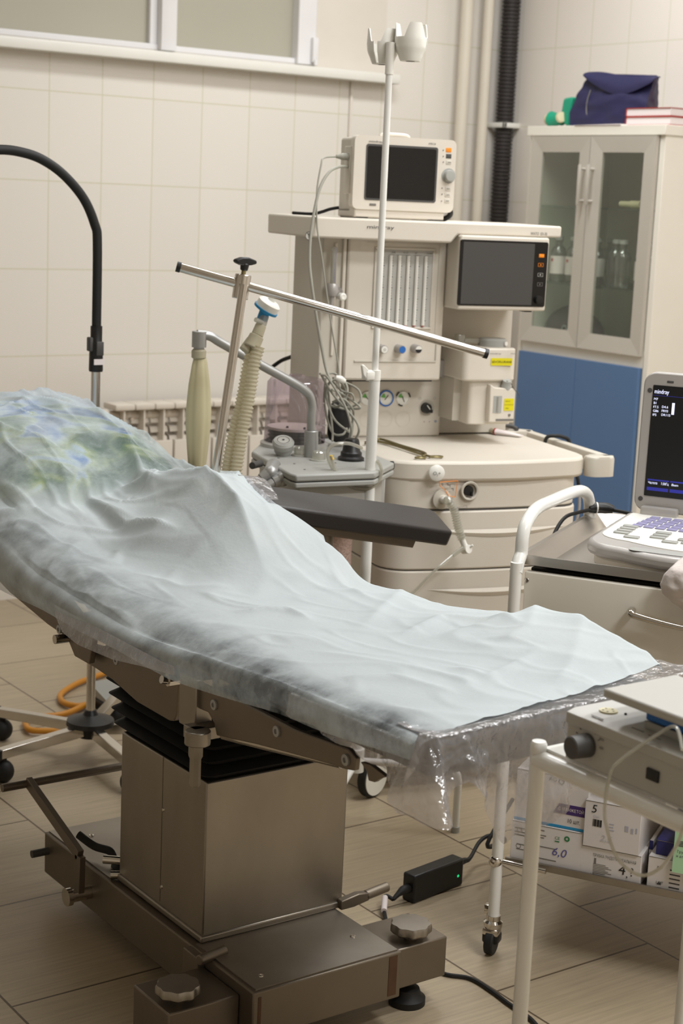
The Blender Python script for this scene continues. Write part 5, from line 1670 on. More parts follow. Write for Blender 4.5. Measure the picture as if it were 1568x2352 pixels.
for i in range(7):
    b.box(u4a + .026, u4a + .05 + .006 * (i % 3), F1 - .0006, F1 - .0002, z4 - .034 - i * .003, z4 - .033 - i * .003)
b.box(u4a + .027, u4a + .031, F1 - .0006, F1 - .0002, z4 - .034, z4 - .022)
part('small_print', b, 'greyink', c)
c = carton('white carton handwritten 5 with a barcode, on top of the carton marked 4', 'x', u4a + .003, u4b - .006, F1 - .004, .245, z4 + .0005, z4 + .093)
F5 = F1 - .0043
part('handwriting', B().text('5', (u4a + .016, F5, z4 + .070), .016, (1, 0, 0), (.15, 0, 1)), 'ink', c, 'handwritten 5')
b = B()
for i in range(9):
    b.box(u4a + .020 + i * .0019, u4a + .0208 + i * .0019 + .0006 * (i % 3), F5 - .0004, F5 + .0002, z4 + .043, z4 + .057)
part('barcode', b, 'ink', c)
part('print', B().text('Смт.', (u4a + .020, F5, z4 + .060), .0045).box(u4a + .052, u4a + .062, F5 - .0003, F5 + .0003, z4 + .040, z4 + .042).box(u4a + .052, u4a + .060, F5 - .0003, F5 + .0003, z4 + .046, z4 + .048).box(u4a + .052, u4a + .061, F5 - .0003, F5 + .0003, z4 + .052, z4 + .054).box(u4a + .082, u4a + .089, F5 - .0003, F5 + .0003, z4 + .044, z4 + .055).box(u4a + .094, u4a + .099, F5 - .0003, F5 + .0003, z4 + .042, z4 + .052).box(u4a + .103, u4a + .106, F5 - .0003, F5 + .0003, z4 + .044, z4 + .054), mat('faint_print', (170, 170, 182), .7), c)
part('scribble', B().text('2,5', (u4a + .036, F5, z4 + .016), .013, (1, 0, 0), (.3, 0, 1)), mat('faint_pen', (190, 186, 190), .7), c)
# third column
g = [(0.2889,0.1975),(0.2893,0.2555),(0.3542,0.2508),(0.3588,0.1952)]
u6 = g[1][0]
c = carton('white carton with lot and date symbols at the right end of the lower shelf', 'x', u6, u6 + .14, F1, .25, Zs, g[1][1])
b = B()
for i, s_ in enumerate(('REF', 'LOT')):
    b.text(s_, (u6 + .018, F1 - .0003, g[1][1] - .022 - i * .03), .005)
for i in range(5):
    b.box(u6 + .042, u6 + .062, F1 - .0006, F1 - .0002, g[1][1] - .022 - i * .0085, g[1][1] - .0195 - i * .0085)
b.prism([(u6 + .019, Zs + .012), (u6 + .027, Zs + .012), (u6 + .027, Zs + .018), (u6 + .024, Zs + .016), (u6 + .024, Zs + .018), (u6 + .021, Zs + .016)], 'y', F1 - .0005, F1 - .0001)
part('print', b, 'dgrey', c)
c = carton('dark navy carton leaning on top at the right end of the lower shelf', 'x', u6 + .010, u6 + .046, F1 + .012, .24, g[1][1] + .0005, g[1][1] + .03)
c.children[0].data.materials[0] = MT['navyc']
c = carton('carton with a pale mint green label at the right end of the lower shelf', 'x', u6 + .048, u6 + .15, F1 - .012, .23, g[1][1] + .0005, g[1][1] + .065)
part('mint_label', B().box(u6 + .048, u6 + .14, F1 - .0135, F1 - .0122, g[1][1] - .018, g[1][1] + .064), 'mint', c)
b = B()
for i in range(4):
    b.box(u6 + .054, u6 + .074, F1 - .0141, F1 - .0136, g[1][1] + .044 - i * .003, g[1][1] + .0455 - i * .003)
b.text('Трубка', (u6 + .054, F1 - .0137, g[1][1] + .022), .005)
b.text('и аэро', (u6 + .054, F1 - .0137, g[1][1] + .013), .005)
part('print', b, 'dgrey', c)
c = carton('navy striped carton lying behind the carton marked 5', 'x', u4b + .002, u6 - .004, F1 + .05, .25, Zs, g[1][1] + .01)
part('navy_stripe', B().box(u4b + .002, u6 - .004, F1 + .0494, F1 + .051, g[1][1] - .008, g[1][1] + .01), 'navyc', c)

# ---------------------------------------------------------------- portable ultrasound on the tray
us = thing('ultrasound_machine', 'silver portable ultrasound machine open like a laptop on the trolley tray', 'ultrasound machine', (.28, .28, .775), 'T')


def us_poly(d, r=.075):
    return fr_poly(.098 - d, .47 + d, .075 - d, .455 + d, .035, r)


part('lower_case', B().prism(us_poly(-.012), 'z', .778, .802), 'plastic', us, bev=.006)
part('foot', B().box(.13, .16, .11, .14, .775, .779).box(.40, .43, .11, .14, .775, .779).box(.13, .16, .40, .43, .775, .779).box(.40, .43, .40, .43, .775, .779), 'rubber', us)
dk_ = part('deck', B().prism(us_poly(0), 'z', .802, .828), 'silver', us, bev=.009)
part('deck_inlay', B().prism([(u, v + .055 if v < .2 else v) for u, v in us_poly(-.014, .06)], 'z', .828, .8295), 'whitepl', dk_, 'cream keyboard field')
hg = [(0.2159,0.0498),(0.2521,0.0981)]
b = B()
b.prism(rrect(.195, .42, .062, .094, .014, 5), 'z', .8285, .8293)
part('grip_slot', b, 'grey', dk_)
b = B()
for r_ in range(5):
    for c_ in range(12):
        u = .158 + c_ * .0235 - r_ * .003
        v = .395 - r_ * .026
        b.box(u, u + .0195, v, v + .019, .8295, .8325, .0012, 1)
part('letter_keys', b, 'keys', dk_, 'lilac lit key rows')
b = B()
for (u, v) in ((.132, .275), (.132, .25), (.132, .225), (.132, .20)):
    b.box(u, u + .030, v, v + .017, .8295, .8325, .003, 2)
for (u, v) in ((.205, .245), (.205, .220), (.205, .195), (.235, .165), (.16, .168)):
    b.box(u, u + .030, v, v + .017, .8295, .8325, .003, 2)
for a in range(6):
    b.box(.305 + .035 * math.cos(a) - .012, .305 + .035 * math.cos(a) + .012, .205 + .03 * math.sin(a) - .009, .205 + .03 * math.sin(a) + .009, .8295, .832, .003, 2)
part('function_keys', b, 'grey', dk_, 'grey oval keys')
part('trackball', B().ball((.305, .205, .829), .012), 'whitepl', dk_)
part('hinge', B().box(.128, .205, .435, .458, .826, .846, .004), 'silver', us)
# display lid, tipped back a little
VS = .462
q = [(0.1038,0.8318),(0.1122,1.099),(0.1444,1.118),(0.1886,1.119),(0.1288,1.097),(0.1262,0.8651)]
lean = .035
zl0, zl1 = q[0][1], (q[3][1] + .004)


def lid_pt(u, z, d=0):
    return (u, VS + d + (z - zl0) * lean, z)


ul0 = (q[0][0] + q[1][0]) / 2 - .001
rr_ = rrect(ul0, ul0 + .37, zl0, zl1, .026, 6)
b = B().hull([lid_pt(u, z, 0) for u, z in rr_], [lid_pt(u, z, .028) for u, z in rr_])
ld = part('lid', b, 'silver', us, bev=.003)
us0 = (q[4][0] + q[5][0]) / 2
zs0, zs1 = q[5][1], q[4][1]
b = B().hull([lid_pt(u, z, -.0012) for u, z in rrect(us0, us0 + .30, zs0, zs1, .002)], [lid_pt(u, z, .0005) for u, z in rrect(us0, us0 + .30, zs0, zs1, .002)])
ds = part('display', b, mat('ultrasound_lcd', (14, 15, 18), .3), ld, 'dark lit display')
NR, NU_ = (1, 0, 0), (0, lean, 1)


def L(u, z):
    return lid_pt(us0 + u, z, -.0014)


b = B().text('mindray', L(.004, zs1 - .017), .009, NR, NU_, w=.030)
for i, s_ in enumerate(('M7', 'B1', 'F7.5', 'G86', 'IP5')):
    b.text(s_, L(.004, zs1 - .031 - i * .0082), .0048, NR, NU_)
for i, s_ in enumerate(('D4.6', 'FR93', 'DR115')):
    b.text(s_, L(.022, zs1 - .046 - i * .0082), .0048, NR, NU_)
P4 = [Vector(L(u, z)) + Vector((0, -.0004, 0)) for u, z in ((.0425, zs1 - .034), (.048, zs1 - .034), (.048, zs1 - .058), (.0425, zs1 - .058))]
b._faces(P4, [(0, 1, 2, 3)])
b.text('Частота', L(.007, zs0 + .026), .005, NR, NU_, w=.019)
b.text('7.5МГц', L(.034, zs0 + .026), .005, NR, NU_, w=.016)
b.text('iBeam', L(.056, zs0 + .026), .005, NR, NU_, w=.014)
part('screen_text', b, 'glow', ds, 'lit white lettering')
b = B()
for (u0_, u1_, z0_, z1_) in ((0.001, .3, zs1 - .0215, zs1 - .0208), (.005, .050, zs0 + .033, zs0 + .036), (.005, .050, zs0 + .012, zs0 + .019), (.053, .098, zs0 + .033, zs0 + .036), (.053, .098, zs0 + .012, zs0 + .019)):
    b = B()
    b._faces([L(u0_, z0_), L(u1_, z0_), L(u1_, z1_), L(u0_, z1_)], [(0, 1, 2, 3)])
    part('screen_bar', b, 'glowb', ds, 'blue lit soft key')
b = B()
for (uu, zz, rx) in ((ul0 + .014, zl0 + .026, .005), (ul0 + .014, zl1 - .038, .005)):
    b.lathe([(rx, 0), (rx, .0015), (0, .002)], lid_pt(uu, zz, .0005), (0, -1, .03), n=18)
b.box(ul0 + .048, ul0 + .062, lid_pt(0, zl1 - .018)[1] - .001, lid_pt(0, zl1 - .018)[1] + .002, zl1 - .020, zl1 - .015, .001)
part('buffer', b, 'dgrey', ld)
part('latch', B().box(ul0 + .082, ul0 + .096, lid_pt(0, zl1)[1] - .001, lid_pt(0, zl1)[1] + .006, zl1 - .008, zl1 - .0045).box(ul0 + .085, ul0 + .094, lid_pt(0, zl1)[1] + .002, lid_pt(0, zl1)[1] + .008, zl1 - .001, zl1 + .002), 'black', ld)
# its power cable with the ferrite lump, on the back corner of the tray
pc = [(0.126,0.831),(0.2092,0.8406),(0.2676,0.8364)]
k3 = [(-0.0156,0.7847),(0.0143,0.7873),(0.0451,0.7871),(0.0747,0.7764)]
pw = thing('adapter_cable', 'black cable with a ferrite lump lying over the back corner of the tray', 'cable', (.05, .52, .80), 'T')
z_ = .812
part('cable', B().tube([(-.035, .30, .70), (-.034, .36, .77), (-.026, .41, .806), (-.010, .465, .812), (.012, .51, .814), (.03, .525, .815), (.07, .52, .814), (.105, .50, .814), (.125, .47, .812), (.14, .463, .812)], .004, n=10), 'rubber', pw)
part('ferrite', B().tube([(.002, .502, .815), (.012, .512, .817), (.035, .524, .817), (.050, .526, .815)], .0115, n=16, rad=[.008, .012, .012, .008]), 'black', pw)
part('white_band', B().cyl((.014, .5135, .8172), (.0165, .515, .8172), .0123), 'whitepl', pw)
# white cloth over the tray front
b = B()


CL = [(0.3227,0.8508),(0.3008,0.832),(0.2832,0.8065),(0.2775,0.7896),(0.2835,0.7735),(0.3029,0.7585),(0.3295,0.7414)]


def clf(u, v):
    k_ = v * (len(CL) - 1)
    i = min(len(CL) - 2, int(k_))
    f_ = k_ - i
    ul_ = CL[i][0] + (CL[i + 1][0] - CL[i][0]) * f_
    zl_ = CL[i][1] + (CL[i + 1][1] - CL[i][1]) * f_
    uu = ul_ + (.46 - ul_) * u
    zz_ = zl_ + ((.845 if v < .5 else .70) - zl_) * u * abs(2 * v - 1)
    bul = math.sin(min(1, u * 2.2) * PI / 2)
    vv = -.012 - .038 * bul * math.sin(PI * min(1, .15 + v * .85)) + .02 * noise.noise((uu * 22, zz_ * 22, 3)) * bul + .008 * noise.noise((uu * 60, zz_ * 60, 8)) * bul
    if v < .25:
        vv += (.25 - v) * .30
    return (uu, vv, zz_ + .004 * noise.noise((uu * 40, v * 8, 3)))


b.grid(clf, 50, 50)
solo('gauze_cloth', b, 'cloth', 'crumpled white cloth hung over the front edge of the trolley tray', 'cloth', 'T', ang=180, sol=.002)

# ---------------------------------------------------------------- medicine cabinet (front faces -x)
CX, CX1 = 4.10, 4.50
CY0, CY1 = 3.953, 4.625
CZ = 1.735
cb = thing('medicine_cabinet', 'white cabinet with two glass doors above blue doors, standing against the right wall', 'cabinet', (4.3, 4.29, 0))
ZM0, ZM1 = .918, .962
b = B().box(CX, CX1, CY0, CY0 + .024, 0, CZ - .03).box(CX, CX1, CY1 - .024, CY1, 0, CZ - .03).box(CX1 - .01, CX1, CY0 + .02, CY1 - .02, 0, CZ - .03)
b.box(CX, CX1 - .01, CY0 + .02, CY1 - .02, ZM0, ZM1).box(CX, CX1, CY0 + .024, CY1 - .024, .0, .08)
part('carcass', b, 'shelf_w', cb, bev=.001)
part('top_board', B().box(CX - .012, CX1, CY0 - .008, CY1 + .008, CZ - .034, CZ), 'shelf_w', cb, bev=.002)
ym = (CY0 + CY1) / 2 + .002
z0d, z1d = ZM1 - .002, CZ - .036
for (a, c, hs_) in ((CY0 + .026, ym - .0015, 1), (ym + .0015, CY1 - .026, -1)):
    W = .056
    d = B()
    X0, X1 = CX - .018, CX - .0005

    def mit(p0, p1, p2, p3_):
        d.hull([(X0 + e, y, z) for (y, z), e in zip((p0, p1, p2, p3_), (.006, .006, 0, 0))], [(X1, y, z) for y, z in (p0, p1, p2, p3_)])
    o_ = [(a, z0d), (c, z0d), (c, z1d), (a, z1d)]
    i_ = [(a + W, z0d + W), (c - W, z0d + W), (c - W, z1d - W), (a + W, z1d - W)]
    for j in range(4):
        mit(i_[j], i_[(j + 1) % 4], o_[(j + 1) % 4], o_[j])
    dd = part('glass_door', d, 'cab_grey', cb, ang=10)
    part('pane', B().box(CX - .010, CX - .006, a + W, c - W, z0d + W, z1d - W), 'glass', dd, 'clear pane')
    yh = c - .020 if hs_ == 1 else a + .020
    part('handle', B().box(CX - .046, CX - .036, yh - .006, yh + .006, 1.46, 1.60, .003).cyl((CX - .04, yh, 1.475), (CX - .016, yh, 1.475), .005).cyl((CX - .04, yh, 1.585), (CX - .016, yh, 1.585), .005), 'cab_grey', dd)
for (a, c) in ((CY0 + .026, ym - .0012), (ym + .0012, CY1 - .026)):
    part('blue_door', B().box(CX - .016, CX - .0005, a, c, .09, ZM0 + .002), 'blue', cb, 'blue lower door', bev=.001)
for z in (1.18, 1.455):
    part('glass_shelf', B().box(CX + .012, CX1 - .012, CY0 + .025, CY1 - .025, z - .006, z), 'shelfglass', cb, 'greenish glass shelf')
part('handle_mark', B().box(4.19, 4.215, CY0 - .0085, CY0 - .0079, 1.712, 1.72), 'greyink', cb)
# bottles on the middle glass shelf
BZ = 1.1805
sp_ = [(4.16, 4.50, 1), (4.17, 4.43, 1), (4.15, 4.375, 1), (4.20, 4.34, 1), (4.17, 4.215, 0), (4.15, 4.16, 0), (4.19, 4.10, 1), (4.17, 4.045, 0), (4.30, 4.47, 1), (4.31, 4.39, 0)]
wheres = ['farthest left behind the left cabinet door', 'second from the left behind the left cabinet door', 'third from the left, front row of the left cabinet door', 'beside the centre stile behind the left cabinet door',
          'farthest left behind the right cabinet door', 'second from the left behind the right cabinet door', 'third from the left behind the right cabinet door', 'farthest right behind the right cabinet door', 'in the back row behind the left cabinet door', 'in the back row beside the centre stile']
for (x, y, lbl), wh in zip(sp_, wheres):
    t_ = thing('glass_bottle', ('labelled' if lbl else 'plain') + ' clear glass bottle, ' + wh, 'bottle', (x, y, BZ), 'W', 'bottles on the cabinet shelf')
    part('flask', B().lathe([(0, 0), (.026, 0), (.029, .004), (.029, .105), (.024, .122), (.012, .134), (.012, .148), (.0145, .150), (.0145, .156), (0, .156)], (x, y, BZ), n=24), 'bottle', t_)
    part('cap', B().lathe([(0, .152), (.0155, .152), (.0155, .166), (0, .167)], (x, y, BZ), n=20), 'grey' if (x * 100) % 2 < 1.2 else 'silver', t_)
    if lbl:
        part('label', B().lathe([(.0296, .03), (.0296, .095)], (x, y, BZ), n=24), 'paper', t_, 'white paper label')
        part('label_mark', B().disc((x - .0298, y, BZ + .080), (-1, 0, 0), .006), 'redd', t_)
t_ = thing('mask_bag', 'dark grey bag with a pale key shaped logo behind the lower left glass door', 'bag', (4.24, 4.47, ZM1), 'W')


def bagf(u, v):
    a = 2 * PI * u
    h_ = .12 * v
    r_ = (1 - max(0, v - .55) ** 2 * 3.2) if v < 1 else .0
    r_ = math.sqrt(max(0.0, 1 - (max(0, v - .25) / .75) ** 2.4))
    return (4.24 + .09 * r_ * math.cos(a), 4.47 + .13 * r_ * math.sin(a) * (1 + .05 * math.sin(3 * a)), ZM1 + .0005 + h_ * (1 + .16 * math.sin(a + .4)))


part('bag', B().grid(bagf, 40, 14).disc((4.24, 4.47, ZM1 + .0004), (0, 0, -1), .08), 'dgrey', t_)
bk = mat('bag_print', (150, 158, 160), .6)
part('logo', B().disc((4.152, 4.435, ZM1 + .052), (-1, 0, .1), .014, r0=.009, h=.001).box(4.150, 4.1525, 4.39, 4.423, ZM1 + .046, ZM1 + .053), bk, t_, 'pale ring and bar logo')
solo('drawer_tube', B().cyl((4.16, 4.15, 1.4705), (4.16, 4.20, 1.4705), .010).cyl((4.16, 4.10, 1.4705), (4.16, 4.15, 1.4705), .013), 'latex', 'small pale roll lying on the upper glass shelf behind the right door', 'roll')
solo('glass_stopper', B().lathe([(0, 0), (.012, 0), (.012, .012), (.008, .02), (0, .022)], (4.14, 4.232, ZM1 + .0005), n=16), 'dgrey', 'small dark stopper at the bottom corner behind the right glass door', 'stopper')

# ---------------------------------------------------------------- on top of the cabinet
bp_ = [(4.47,1.759),(4.481,1.797),(4.466,1.85),(4.428,1.923),(4.292,1.912),(4.081,1.894),(4.104,1.877),(4.097,1.798),(4.108,1.765)]
nb_ = thing('navy_bag', 'dark navy nylon case with folded flap on top of the cabinet', 'bag', (4.25, 4.25, CZ))
ys = [q_[0] for q_ in bp_]
ztop = bp_[3][1]
yl, yr = bp_[0][0], bp_[7][0]
z0_ = CZ + .001
prof_l = [(bp_[1][0], bp_[1][1]), (bp_[2][0], bp_[2][1]), (bp_[3][0], bp_[3][1])]


def bagn(u, v):
    # u round the case, v up
    a = u * 4
    hh_ = .0 + v
    yl_ = yl + (bp_[1][0] - yl) * min(1, v * 4) if v < .25 else bp_[1][0] + (bp_[3][0] - bp_[1][0]) * ((v - .25) / .75) ** 1.3
    yr_ = bp_[8][0] + (bp_[6][0] - bp_[8][0]) * v ** 2
    x0 = 4.145 + .045 * v ** 1.6
    x1 = 4.33 - .06 * v ** 1.4
    cor = [(x0, yl_), (x0, yr_), (x1, yr_ + .12 * (1 - .4 * v)), (x1, yl_)]
    i = int(a) % 4
    f_ = a - int(a)
    p_, q_ = cor[i], cor[(i + 1) % 4]
    bul = .012 * math.sin(PI * f_) * math.sin(PI * min(1, v * 1.1)) * (1 if i % 2 == 0 else .6)
    nrm = [(-1, 0), (0, -1), (1, 0), (0, 1)][i]
    z = z0_ + (ztop - z0_) * v * (1 - (.09 * f_ if i == 0 else .09 if i == 1 else .09 * (1 - f_) if i == 2 else 0) * v)
    wv = .006 * noise.noise((p_[0] * 9 + f_ * 3, v * 5, i)) + .005 * noise.noise((f_ * 7, v * 9, i + 5))
    return (p_[0] + (q_[0] - p_[0]) * f_ + nrm[0] * (bul + wv), p_[1] + (q_[1] - p_[1]) * f_ + nrm[1] * (bul + wv), z)


b = B().grid(bagn, 80, 24)
bmesh.ops.remove_doubles(b.bm, verts=b.bm.verts[:], dist=.0005)
bmesh.ops.holes_fill(b.bm, edges=[e_ for e_ in b.bm.edges if e_.is_boundary], sides=0)
part('case', b, 'navy', nb_, ang=50)
fl_ = B()


def flapf(u, v):
    y = bp_[3][0] + (bp_[5][0] - bp_[3][0]) * u
    zt_ = bp_[3][1] + (bp_[5][1] - bp_[3][1]) * u + .003 * math.sin(u * 9)
    sag = .052 * math.sin(PI * u) ** .8 + .012
    return (4.185 - .030 * v - .01 * math.sin(PI * v), y, zt_ + .002 - sag * v)


part('flap', fl_.grid(flapf, 40, 10, .003), 'navy', nb_, ang=50)
sl = [(4.386,1.862),(4.396,1.825),(4.394,1.787),(4.378,1.762)]
part('piping', B().tube([(4.150 - .008 * i / 3 + .004, y, z) for i, (y, z) in enumerate(sl)], .0022, n=6), 'greyink', nb_, 'grey piping')
gm = thing('resuscitator', 'green silicone mask with white connector beside the navy case on the cabinet', 'resuscitator', (4.22, 4.5, CZ))
gq = [(4.641,1.785),(4.605,1.784),(4.554,1.783),(4.569,1.836),(4.537,1.842),(4.535,1.774)]
part('mask', B().lathe([(.026, 0), (.030, .006), (.026, .018), (.021, .045), (.023, .06), (.0, .06)], (4.20, gq[0][0] - .006, CZ + .031), (0, -1, .0), n=28), 'green', gm)
part('connector', B().lathe([(0, -.008), (.020, -.008), (.022, 0), (.022, .02), (0, .02)], (4.20, gq[0][0] + .002, CZ + .031), (0, -1, 0), n=24), 'latex', gm, 'cream connector')
part('bulb', B().hull([(4.19, gq[3][0] + .008, CZ + .03), (4.25, gq[3][0] + .008, CZ + .03), (4.25, gq[5][0], CZ + .002), (4.19, gq[5][0], CZ + .002)], [(4.19, gq[3][0] - .004, CZ + .105), (4.25, gq[3][0] - .004, CZ + .105), (4.25, gq[4][0] - .02, CZ + .11), (4.19, gq[4][0] - .02, CZ + .11)]), 'green', gm, bev=.008)
part('valve', B().lathe([(.012, 0), (.02, .006), (.018, .02), (0, .02)], (4.19, gq[2][0] + .02, CZ + .035), (-.4, -1, .2), n=20), 'latex', gm)
# folders and loose paper
fy0, fy1 = [(4.168,1.773),(3.904,1.769)]
for k_, (z0_, nm) in enumerate(((CZ + .0005, 'lower red covered book of the two lying on the cabinet corner'), (CZ + .0295, 'upper red covered book of the two lying on the cabinet corner'))):
    yy0 = fy0[0] + .001 * k_
    t_ = thing('red_book', nm, 'book', (4.27, yy0 - .1, z0_), 'W', 'red books on the cabinet')
    b = B().box(4.12, 4.42, yy0 - .21, yy0, z0_, z0_ + .0025).box(4.12, 4.42, yy0 - .21, yy0, z0_ + .026, z0_ + .0285).box(4.12, 4.42, yy0 - .0025, yy0, z0_, z0_ + .0285)
    part('cover', b, 'red', t_)
    part('pages', B().box(4.123, 4.415, yy0 - .207, yy0 - .003, z0_ + .0026, z0_ + .0259), 'paper', t_)
pp_ = [(4.384,1.746),(4.343,1.758),(4.172,1.763),(4.155,1.745)]
solo('paper_sheet', B().hull([(4.085, pp_[0][0], CZ + .0005), (4.085, pp_[3][0], CZ + .0005), (4.20, pp_[3][0] + .01, CZ + .0006), (4.20, pp_[0][0] - .02, CZ + .0006)], [(4.085, pp_[0][0], CZ + .0012), (4.085, pp_[3][0], CZ + .004), (4.20, pp_[3][0] + .01, CZ + .006), (4.20, pp_[0][0] - .02, CZ + .002)]), 'paper', 'loose white papers under the navy case at the cabinet front edge', 'paper')

# ---------------------------------------------------------------- near instrument stand with the coagulator
NX, NY = 1.40, 1.489
ns = thing('instrument_stand', 'white tubular stand in the near right corner carrying the grey coagulator', 'stand', (1.58, 1.27, 0))
XB, YE = 1.72, 1.05
for x in (NX, XB):
    for y in (NY, YE):
        o = part('leg', B().cyl((x, y, .03), (x, y, .763), .0102, n=24).lathe([(.0108, .757), (.0112, .762), (.0112, .768), (.009, .772), (0, .773)], (x, y, 0), n=24), 'tube', ns)
        part('foot', B().cyl((x, y, 0), (x, y, .035), .014), 'rubber', o)
part('front_rail', B().cyl((NX, NY, .748), (NX, YE, .748), .0122, n=20), 'tube', ns)
part('back_rail', B().cyl((XB, NY, .748), (XB, YE, .748), .0122, n=20), 'tube', ns)
part('end_rail', B().cyl((NX, NY, .752), (XB, NY, .752), .0095, n=20), 'tube', ns)
part('end_rail', B().cyl((NX, YE, .752), (XB, YE, .752), .0095, n=20), 'tube', ns)
part('top_plate', B().box(NX + .006, XB - .006, YE + .006, NY - .006, .760, .7635), 'tube', ns)
part('low_rail', B().cyl((NX, YE, .25), (XB, YE, .25), .009).cyl((XB, NY, .25), (XB, YE, .25), .009), 'tube', ns)
cg = thing('coagulator', 'grey surgical coagulator with a dial, standing on the near white stand', 'coagulator', (1.52, 1.28, .764))
DX0, DX1, DY0, DY1, DZ0, DZ1 = 1.402, 1.60, 1.13, 1.442, .764, .829
part('case', B().box(DX0, DX1, DY0, DY1, DZ0, DZ1 - .016), 'lgrey', cg, bev=.002)
part('lid', B().prism([(DX0 - .002, DZ1 - .018), (DX0 - .002, DZ1 - .004), (DX0 + .012, DZ1), (DX1, DZ1), (DX1, DZ1 - .018)], 'y', DY0, DY1 + .001), 'lgrey', cg, bev=.001)
kq = [(1.409,0.7884),(1.37,0.8179),(1.385,0.8218),(1.395,0.8171),(1.405,0.8101),(1.416,0.8022),(1.376,0.8059),(1.388,0.8277)]
kc = (kq[0][0], kq[0][1])
kb_ = part('dial', B().lathe([(0, 0), (.0155, 0), (.0145, .026), (.013, .0275), (0, .0275)], (DX0, kc[0] - .006, kc[1] + .004), (-1, .1, -.0), n=40), 'dgrey', cg, 'dark grey dial')
b = B()
for i in range(7):
    a = PI * .95 - i * .42
    y_, z__ = kc[0] - .006 - .021 * math.cos(a) * -1, kc[1] + .004 + .021 * math.sin(a)
    b.cyl((DX0 - .0006, y_, z__), (DX0 - .0006, y_ + .003 * math.cos(a), z__ + .003 * math.sin(a)), .0005, n=6)
b.text('80%', (DX0 - .0002, kc[0] - .026, kc[1] + .017), .0035, (0, -1, 0))
b.text('100', (DX0 - .0002, kc[0] - .028, kc[1] + .006), .0035, (0, -1, 0))
part('dial_scale', b, 'greyink', cg)
sq = [(1.3,0.7987),(1.28,0.7975),(1.279,0.782),(1.3,0.7824)]
part('switch', B().box(DX0 - .003, DX0 + .002, sq[1][0], sq[0][0], sq[3][1], sq[0][1] - .002, .001), 'black', cg, 'black rocker switch')
(ox, oy), (ox2, oy2), (ox3, oy3) = [(1.439,1.408),(1.446,1.297),(1.45,1.389)]
for (x_, y_) in ((ox, oy), (ox2, oy2)):
    sk = part('socket', B().lathe([(.012, 0), (.0115, .002), (0, .002)], (x_, y_, DZ1), n=28), 'latex', cg, 'cream round socket')
    b = B()
    for i in range(5):
        b.lathe([(.0016, .0021), (0, .0023)], (x_ + .007 * math.cos(i * 1.256), y_ + .007 * math.sin(i * 1.256), DZ1), n=8)
    part('socket_hole', b, 'ink', sk)
part('indicator', B().lathe([(.002, 0), (.0015, .002), (0, .0025)], (ox3, oy3, DZ1), n=10), 'ink', cg)
b = B()
for (x_, y_, L_) in ((ox - .03, oy - .0, .02), (ox2 - .03, oy2 + .02, .02), (ox - .02, oy - .06, .02)):
    b.box(x_, x_ + .002, y_ - L_, y_, DZ1, DZ1 + .0003)
part('top_print', b, 'greyink', cg)
# foot-plate like electrode lying on the device
hq = [(1.411,1.393),(1.412,1.279),(1.469,1.315),(1.463,1.374)]
pl_ = thing('electrode_plate', 'pale grey plate with a blue pad lying on top of the coagulator', 'electrode', (1.55, 1.35, .829))
A0 = Vector((hq[0][0], hq[0][1], .868))
A1 = Vector((hq[1][0], hq[1][1], .868))
dv = (A1 - A0).normalized()
sv = Vector((dv.y, -dv.x, 0))
if sv.x < 0:
    sv = -sv
A1 = A0 + dv * .24
W_ = .13
bot = [A0, A1, A1 + sv * W_, A0 + sv * W_]
part('plate', B().hull([q_ - Vector((0, 0, .012)) for q_ in bot], bot), 'lgrey', pl_, bev=.003)
B0 = A0 + dv * .055 + sv * .02
bt_ = [B0, B0 + dv * .17, B0 + dv * .17 + sv * .08, B0 + sv * .08]
part('blue_pad', B().hull([q_ - Vector((0, 0, .028)) for q_ in bt_], [q_ - Vector((0, 0, .0125)) for q_ in bt_]), 'bluemark', pl_, bev=.003)
part('spacer', B().hull([q_ - Vector((0, 0, .0385)) for q_ in bt_[:1] + [bt_[1], bt_[2], bt_[3]]], [q_ - Vector((0, 0, .029)) for q_ in bt_]), 'grey', pl_)
# clear tube drooping in front of the stand
pt1 = [(1.224,0.8459),(1.264,0.8505),(1.29,0.8345),(1.323,0.8),(1.336,0.7736),(1.339,0.7336),(1.331,0.7084),(1.314,0.6839),(1.291,0.6741),(1.266,0.6769),(1.24,0.6976),(1.22,0.7319),(1.21,0.7672)]
solo('drip_tube', B().tube([(1.375 + (.03 if 0 < i < 3 else 0), y, z + (.006 if 0 < i < 3 else 0)) for i, (y, z) in enumerate(pt1)], .0022, n=8), 'clear', 'thin clear tube drooping in a loop in front of the coagulator and boxes', 'tube')

# ---------------------------------------------------------------- power brick and cords on the floor
f0, f1, f2 = [(2.034,2.51),(2.189,2.536),(2.026,2.542)]
f0, f1, f2 = Vector((*f0, 0)), Vector((*f1, 0)), Vector((*f2, 0))
bd_ = (f1 - f0).normalized()
bs_ = Vector((-bd_.y, bd_.x, 0))
HB = .062
pa = thing('power_adapter', 'black power adapter standing on the floor beside the table base', 'power adapter', tuple((f0 + f1) / 2))
qd = [f0, f1, f1 + bs_ * .034, f0 + bs_ * .034]
part('brick', B().hull([q_ + Vector((0, 0, .0005)) for q_ in qd], [q_ + Vector((0, 0, HB)) for q_ in qd]), 'black', pa, bev=.004)
lq = f1 - bd_ * .018 - bs_ * .0004 + Vector((0, 0, .026))
part('led', B().disc(lq, (-bs_.x, -bs_.y, 0), .003), 'led', pa, 'small green light')
e0 = f0 + bs_ * .017 + Vector((0, 0, .030))
part('plug', B().tube([e0 + bd_ * .004, e0 - bd_ * .015, e0 - bd_ * .03 + Vector((0, 0, -.004)), e0 - bd_ * .045 + Vector((0, 0, -.012))], .009, n=12, rad=[.010, .010, .006, .004]), 'rubber', pa)
w1 = [(1.98,2.538),(1.956,2.51),(1.921,2.451)]
